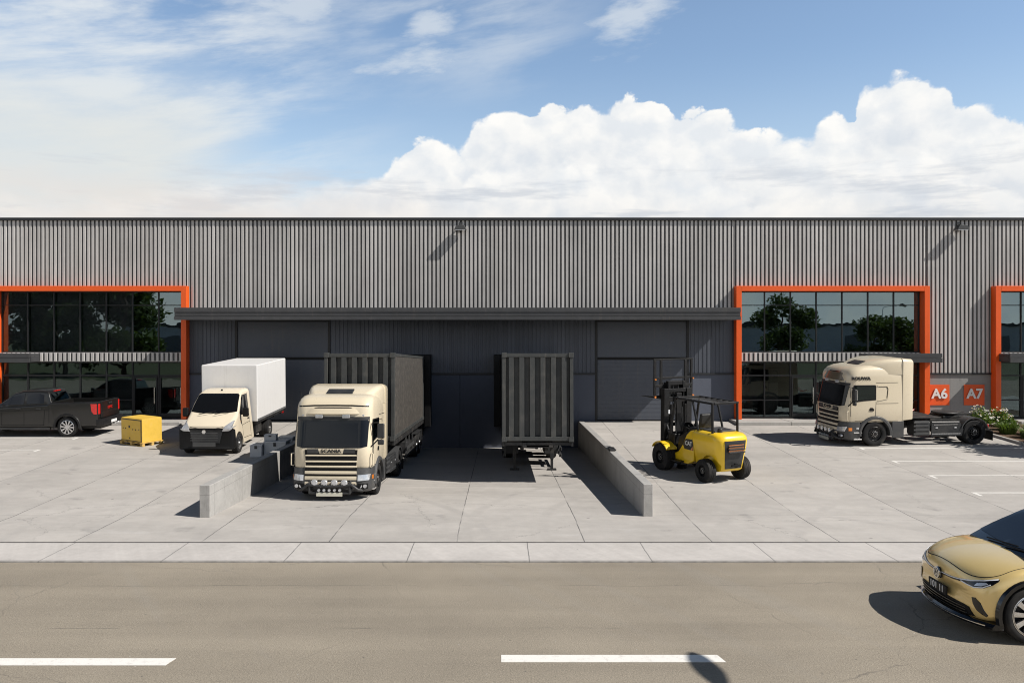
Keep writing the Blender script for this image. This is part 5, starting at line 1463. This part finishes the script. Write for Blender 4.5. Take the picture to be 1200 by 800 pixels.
# ================================================================== yellow crate on a pallet
pal = empty('pallet', 'yellow wooden pallet under the yellow crate near the pickup', 'pallet')
def pallet_bm():
    m = MB()
    for x in (-.66, 0, .66):
        for y in (-.42, 0, .42): m.box(x-.07, x+.07, y-.06, y+.06, .022, .10)
    for y in (-.42, 0, .42): m.box(-.74, .74, y-.06, y+.06, .0, .022)
    for x in (-.66, -.33, 0, .33, .66): m.box(x-.08, x+.08, -.50, .50, .122, .145)
    for y in (-.42, 0, .42): m.box(-.74, .74, y-.05, y+.05, .10, .122)
    return m
pallet_bm().build('boards', 'pallet_wood', pal, bevel=.004, seg=1)
cra = empty('crate', 'large yellow crate with a framed end panel standing on a pallet', 'crate')
m = MB(); m.box(-.68, .68, -.45, .46, 0, .93); cb_ = m.build('body', 'crate_yellow', cra, bevel=.015)
m = MB(); m.box(-.64, .60, -.462, -.452, .06, .87); pn = m.build('end_panel', 'crate_yellow', cra)
m = MB()
for x0, x1, z0, z1 in ((-.68, .66, .88, .905), (.615, .645, .03, .88), (-.67, .615, .03, .05)): m.box(x0, x1, -.468, -.45, z0, z1)
m.build('panel_trim', 'dark_plastic', pn)
m = MB()
for x, z, s in ((-.52, .52, .02), (-.36, .52, .025), (-.12, .60, .05), (.1, .5, .022), (.28, .5, .025), (.5, .52, .02), (-.1, .14, .03)): m.cbox((x, -.467, z), (s*1.6, .012, s*2))
m.build('latch', 'dark_plastic', pn)
m = MB(); m.box(-.66, .66, -.43, .44, .932, .95); m.build('lid', 'crate_yellow', cra, bevel=.008)
ang = math.atan2(-.61, 1.28) - R(6)
cxy = Vector((-14.6, 33.45))
place(pal, cxy.x, cxy.y, ang); place(cra, cxy.x, cxy.y, ang, dz=.146)

# ================================================================== grey crates by the dock wall
def grey(x, y, z, sx, sy, sz, rz, label):
    o = empty('grey_crate', label, 'crate', 'grey crates stacked by the dock wall', rot=(0, 0, R(rz)))
    o.location = (x, y, z)
    m = MB(); m.box(-sx/2, sx/2, -sy/2, sy/2, 0, sz*.86); m.build('body', 'crate_grey', o, bevel=.012)
    m = MB(); m.box(-sx/2-.012, sx/2+.012, -sy/2-.012, sy/2+.012, sz*.86+.002, sz); m.build('lid', 'crate_grey', o, bevel=.01)
    m = MB(); m.box(-.05, .05, -sy/2-.022, -sy/2-.001, sz*.66, sz*.78); m.box(-.05, .05, -sy/2-.03, -sy/2-.013, sz*.8, sz*.9); m.build('latch', 'dark_plastic', o)
yz = yard_z
grey(-9.05, 30.75, yz(30.5), .44, .60, .47, 0, 'front grey lidded crate beside the van front wheel')
grey(-8.40, 31.0, yz(30.7), .82, .70, .56, 0, 'widest grey lidded crate against the dock wall under the small one')
grey(-8.62, 30.95, yz(30.7)+.565, .44, .36, .22, 4, 'small grey lidded crate on top of the wide crate')
grey(-8.36, 32.3, yz(32), .6, .7, .5, 0, 'grey lidded crate standing alone behind the wide crate along the dock wall')
# ================================================================== planting and things beyond the frame that the glass and the sunlight bring in
def leafcloud(mb, rnd, centres, n, size, flat=.0, up=.3):
    """n small leaf faces scattered through blobs (c, r)"""
    tot = sum(r[0]*r[1]*r[2] for c, r in centres)
    for c, r in centres:
        k = int(n*r[0]*r[1]*r[2]/tot)
        for _ in range(k):
            d = Vector((rnd.gauss(0, 1), rnd.gauss(0, 1), rnd.gauss(0, 1))).normalized()
            q = rnd.random()**.45
            p = Vector((c[0]+d.x*r[0]*q, c[1]+d.y*r[1]*q, c[2]+d.z*r[2]*q))
            s = size*rnd.uniform(.6, 1.4)
            a = Vector((rnd.gauss(0, 1), rnd.gauss(0, 1), rnd.gauss(0, .6)+up)).normalized()
            b = a.cross(Vector((rnd.gauss(0, 1), rnd.gauss(0, 1), rnd.gauss(0, 1)))).normalized()
            mb.add([p-b*s*.28, p+a*s*.5-b*s*.2, p+a*s, p+a*s*.5+b*s*.28], [(0, 1, 2, 3)])
def tree(x, y, h, cr, label, seed, z=-.03, leaf='leaf', n=4200, low=.3):
    rnd = random.Random(seed)
    t = empty('tree', label, 'tree', loc=(x, y, z))
    m = MB(); hb = h*low
    m.tube([(0, 0, 0), (.05, .03, hb*.5), (.0, .0, hb), (.1, -.05, h*.62), (.05, 0, h*.85)], [h*.026, h*.022, h*.019, h*.012, h*.005], 9)
    cs = []
    for i in range(11):
        a = 2*PI*i/11+rnd.uniform(-.3, .3); zz = h*rnd.uniform(low+.08, .9); fr_ = rnd.uniform(.45, .85)*(1-.55*max(0, (zz/h-.6)/.4))
        px, py = cr*fr_*math.cos(a), cr*fr_*math.sin(a)
        m.tube([(0, 0, max(hb*.8, zz-h*.22)), (px*.5, py*.5, zz-h*.07), (px, py, zz)], [h*.010, h*.007, h*.003], 6)
        s = cr*rnd.uniform(.30, .48); cs.append(((px, py, zz), (s, s, s*.78)))
    cs.append(((0, 0, h*.86), (cr*.45, cr*.45, h*.13)))
    m.build('trunk', 'bark', t, smooth=60)
    m = MB(); leafcloud(m, rnd, cs, n, h*.052)
    m.build('crown', leaf, t, flip=False)
    return t
# the tree right of the frame whose shadow falls beside the tractor unit
tree(24.4, 30.4, 5.6, 2.0, 'leafy street tree right of the tractor unit that shades the parking bays', 3, yard_z(30.4), n=5000, low=.5)
# across the road: two trees mirrored in A6; left row added to darken office reflections
for i, (x, y, h, cr, lab) in enumerate((
    (34.5, -20, 9.6, 3.7, 'tall leafy tree across the road mirrored in the glass above A6'),
    (45.5, -19, 7.2, 3.0, 'rounder leafy tree across the road mirrored beside the lamp in the A6 glass'),
    (-44, -16, 12.5, 5.2, 'tree across the road opposite the box van, end of the added dense row'),
    (-52, -18, 13.5, 5.6, 'tallest tree of the added dense row across the road opposite the office behind the pickup'),
    (-60.5, -17, 13, 5.4, 'broad tree of the added dense row across the road opposite the pickup'),
    (-69, -18, 12.5, 5.4, 'tree at the outer end of the added dense row across the road, past the broad one'))):
    tree(x, y, h, cr, lab, 20+i, n=8500 if i > 1 else 4800, low=.08 if i > 1 else .22)
b = empty('low_warehouse', 'low grey warehouse far across the road mirrored in the office glass', 'warehouse', loc=(10, -62, -.03))
m = MB(); m.box(-75, 85, -14, 0, 0, 6.2); m.build('wall', 'back_wall', b)
m = MB(); m.box(-75.4, 85.4, -14.4, .4, 6.21, 6.6); m.build('roof', 'flash_dark', b)
m = MB()
for x in range(-70, 80, 12): m.box(x, x+4.5, .0, .06, 0, 4.5)
m.build('door', 'roller_grey', b)
def street_lamp(x, y, head, label, z=-.03):
    s = empty('street_lamp', label, 'street lamp', loc=(x, y, z))
    hx, hy, hz = head
    m = MB(); m.tube([(0, 0, 0), (0, 0, 1.0), (0, 0, hz-.5), (hx*.1, hy*.1, hz), (hx*.85, hy*.85, hz+.08)], [.11, .085, .06, .05, .04], 10); m.cyl((0, 0, 0), (0, 0, .5), .14, .13, 12)
    m.build('pole', 'galv', s, smooth=True)
    m = MB(); m.ball((0, 0, 0), (.19, .66, .08), 20, 10); hd = m.build('lamp_head', 'lamp_housing', s, smooth=True)
    hd.location = (hx, hy, hz+.05); hd.rotation_euler = (0, 0, R(8))
    m = MB(); m.ball((0, 0, -.07), (.15, .45, .05), 16, 8); m.build('lens', 'clear_lens', hd, smooth=True)
street_lamp(9.75, 6.5, (0, 3.1, 7.0), 'tall street lamp on the near kerb whose oval head shadows the lane marking')
street_lamp(44.0, -14, (2.4, 0, 8.0), 'street lamp across the road mirrored in the A6 glass')

# garden bed at the right, in front of A7
m = MB()
pts = [(21.55, 38.4), (21.45, 37.0), (21.25, 33.2), (21.9, 32.6), (30, 32.6), (30, 38.5), (24.5, 38.5), (24.4, 38.4)]
zz = lambda x, y: yard_z(y)
pts3 = [(x, y) for x, y in pts]
n = len(pts3)
m.add([(x, y, zz(x, y)+.07) for x, y in pts3] + [(x, y, zz(x, y)-.2) for x, y in pts3], [tuple(range(n))] + [(i, (i+1) % n, n+(i+1) % n, n+i) for i in range(n)])
struct(m.build('garden_soil', 'soil'))
m = MB()
edge = [(21.55, 38.4), (21.45, 37.0), (21.25, 33.2), (21.9, 32.5), (30, 32.5)]
for a, b_ in zip(edge, edge[1:]):
    d = (Vector(b_)-Vector(a)).normalized(); nn = Vector((d.y, -d.x))*.12
    q = [(a[0], a[1]), (b_[0], b_[1]), (b_[0]+nn.x, b_[1]+nn.y), (a[0]+nn.x, a[1]+nn.y)]
    m.add([(x, y, zz(x, y)+.10) for x, y in q]+[(x, y, zz(x, y)-.1) for x, y in q], [(0,1,2,3), (0,1,5,4), (1,2,6,5), (2,3,7,6), (3,0,4,7)])
struct(m.build('garden_kerb', 'kerb_concrete'))
def flower_bush(x, y, r, h, label, seed, nfl):
    rnd = random.Random(seed); o = empty('flowering_bush', label, 'bush', 'white flowering bushes in the garden bed', (x, y, yard_z(y)+.07))
    m = MB()
    for _ in range(int(900*r*r/.3)):
        a = rnd.uniform(0, 2*PI); q = r*math.sqrt(rnd.random()); z1 = h*(1-.55*(q/r)**2)*rnd.uniform(.55, 1)
        p = Vector((q*math.cos(a), q*math.sin(a), z1*rnd.uniform(.35, 1)))
        L = rnd.uniform(.08, .17); dr = Vector((rnd.gauss(0, .8), rnd.gauss(0, .8), .6)).normalized(); sdv = dr.cross(Vector((rnd.gauss(0,1), rnd.gauss(0,1), .3))).normalized()*L*.22
        m.add([p, p+dr*L*.5+sdv, p+dr*L, p+dr*L*.5-sdv], [(0, 1, 2, 3)])
    for _ in range(26):
        a = rnd.uniform(0, 2*PI); q = r*.8*rnd.random(); m.tube([(q*.2*math.cos(a), q*.2*math.sin(a), 0), (q*math.cos(a), q*math.sin(a), h*.8)], .008, 4)
    m.build('foliage', 'leaf_fresh', o, flip=False)
    m = MB(); e = MB()
    for _ in range(nfl):
        a = rnd.uniform(0, 2*PI); q = r*math.sqrt(rnd.random())*1.05
        c = Vector((q*math.cos(a), q*math.sin(a), h*(1-.5*(q/r)**2)*rnd.uniform(.82, 1.12)))
        R_ = rnd.uniform(.045, .075); up = Vector((rnd.gauss(.2, .4), rnd.gauss(-.5, .4), 1)).normalized(); tq = up.to_track_quat('Z', 'Y')
        for k in range(7):
            t0 = 2*PI*k/7; P = [Vector((0, 0, 0)), Vector((math.cos(t0-.3)*R_*.7, math.sin(t0-.3)*R_*.7, .012)), Vector((math.cos(t0)*R_, math.sin(t0)*R_, .01)), Vector((math.cos(t0+.3)*R_*.7, math.sin(t0+.3)*R_*.7, .012))]
            m.add([c+tq@p for p in P], [(0, 1, 2, 3)])
        e.ball(c+up*.012, R_*.28, 6, 4)
    f = m.build('flowers', 'petal', o, flip=False); e.build('flower_eyes', 'petal_eye', f)
flower_bush(22.05, 37.6, .55, .95, 'white daisy bush behind the rear wheel of the tractor unit', 1, 46)
flower_bush(23.1, 37.9, .55, .9, 'white daisy bush at the foot of the orange post by A7', 2, 40)
flower_bush(22.7, 36.6, .45, .6, 'lower white daisy bush in front of the orange post by A7', 4, 12)
def grass_clump(x, y, r, h, label, seed, material):
    rnd = random.Random(seed); o = empty('grass_clump', label, 'plant', 'green clumps in the garden bed', (x, y, yard_z(y)+.07))
    m = MB()
    for _ in range(520):
        a = rnd.uniform(0, 2*PI); q = r*math.sqrt(rnd.random()); b = Vector((q*.6*math.cos(a), q*.6*math.sin(a), 0))
        L = h*rnd.uniform(.6, 1.1); out = Vector((math.cos(a), math.sin(a), 0))*L*rnd.uniform(.15, .75)*(q/r+.2); s = Vector((-math.sin(a), math.cos(a), 0))*rnd.uniform(.012, .024)
        m1 = b+out*.4+Vector((0, 0, L*.65)); e = b+out+Vector((0, 0, L*rnd.uniform(.55, .95)))
        m.add([b-s, b+s, m1+s*.9, m1-s*.9], [(0, 1, 2, 3)]); m.add([m1-s*.9, m1+s*.9, e], [(0, 1, 2)])
    m.build('blades', material, o, flip=False)
spots = [(22.1, 35.6, .5, .55, 'leaf_fresh'), (23.0, 35.2, .55, .6, 'leaf_fresh'), (22.3, 34.4, .5, .5, 'leaf_silver'), (23.3, 34.2, .55, .5, 'leaf_silver'), (22.2, 33.4, .45, .45, 'leaf_fresh'), (23.2, 33.2, .5, .45, 'leaf_fresh'), (24.1, 36.2, .55, .6, 'leaf_silver'), (24.2, 34.9, .55, .55, 'leaf_fresh')]
labs = ['bright green clump next to the tractor mudflap', 'bright green clump in front of the lower daisy bush', 'silvery green clump second from the kerb corner', 'silvery green clump behind the front row of the bed', 'bright green clump at the front corner of the bed', 'bright green clump along the front kerb of the bed', 'silvery green clump beside the orange post by A7', 'bright green clump deeper in the bed than the silvery ones']
for i, (x, y, r, h, mt) in enumerate(spots): grass_clump(x, y, r, h, labs[i], 40+i, mt)
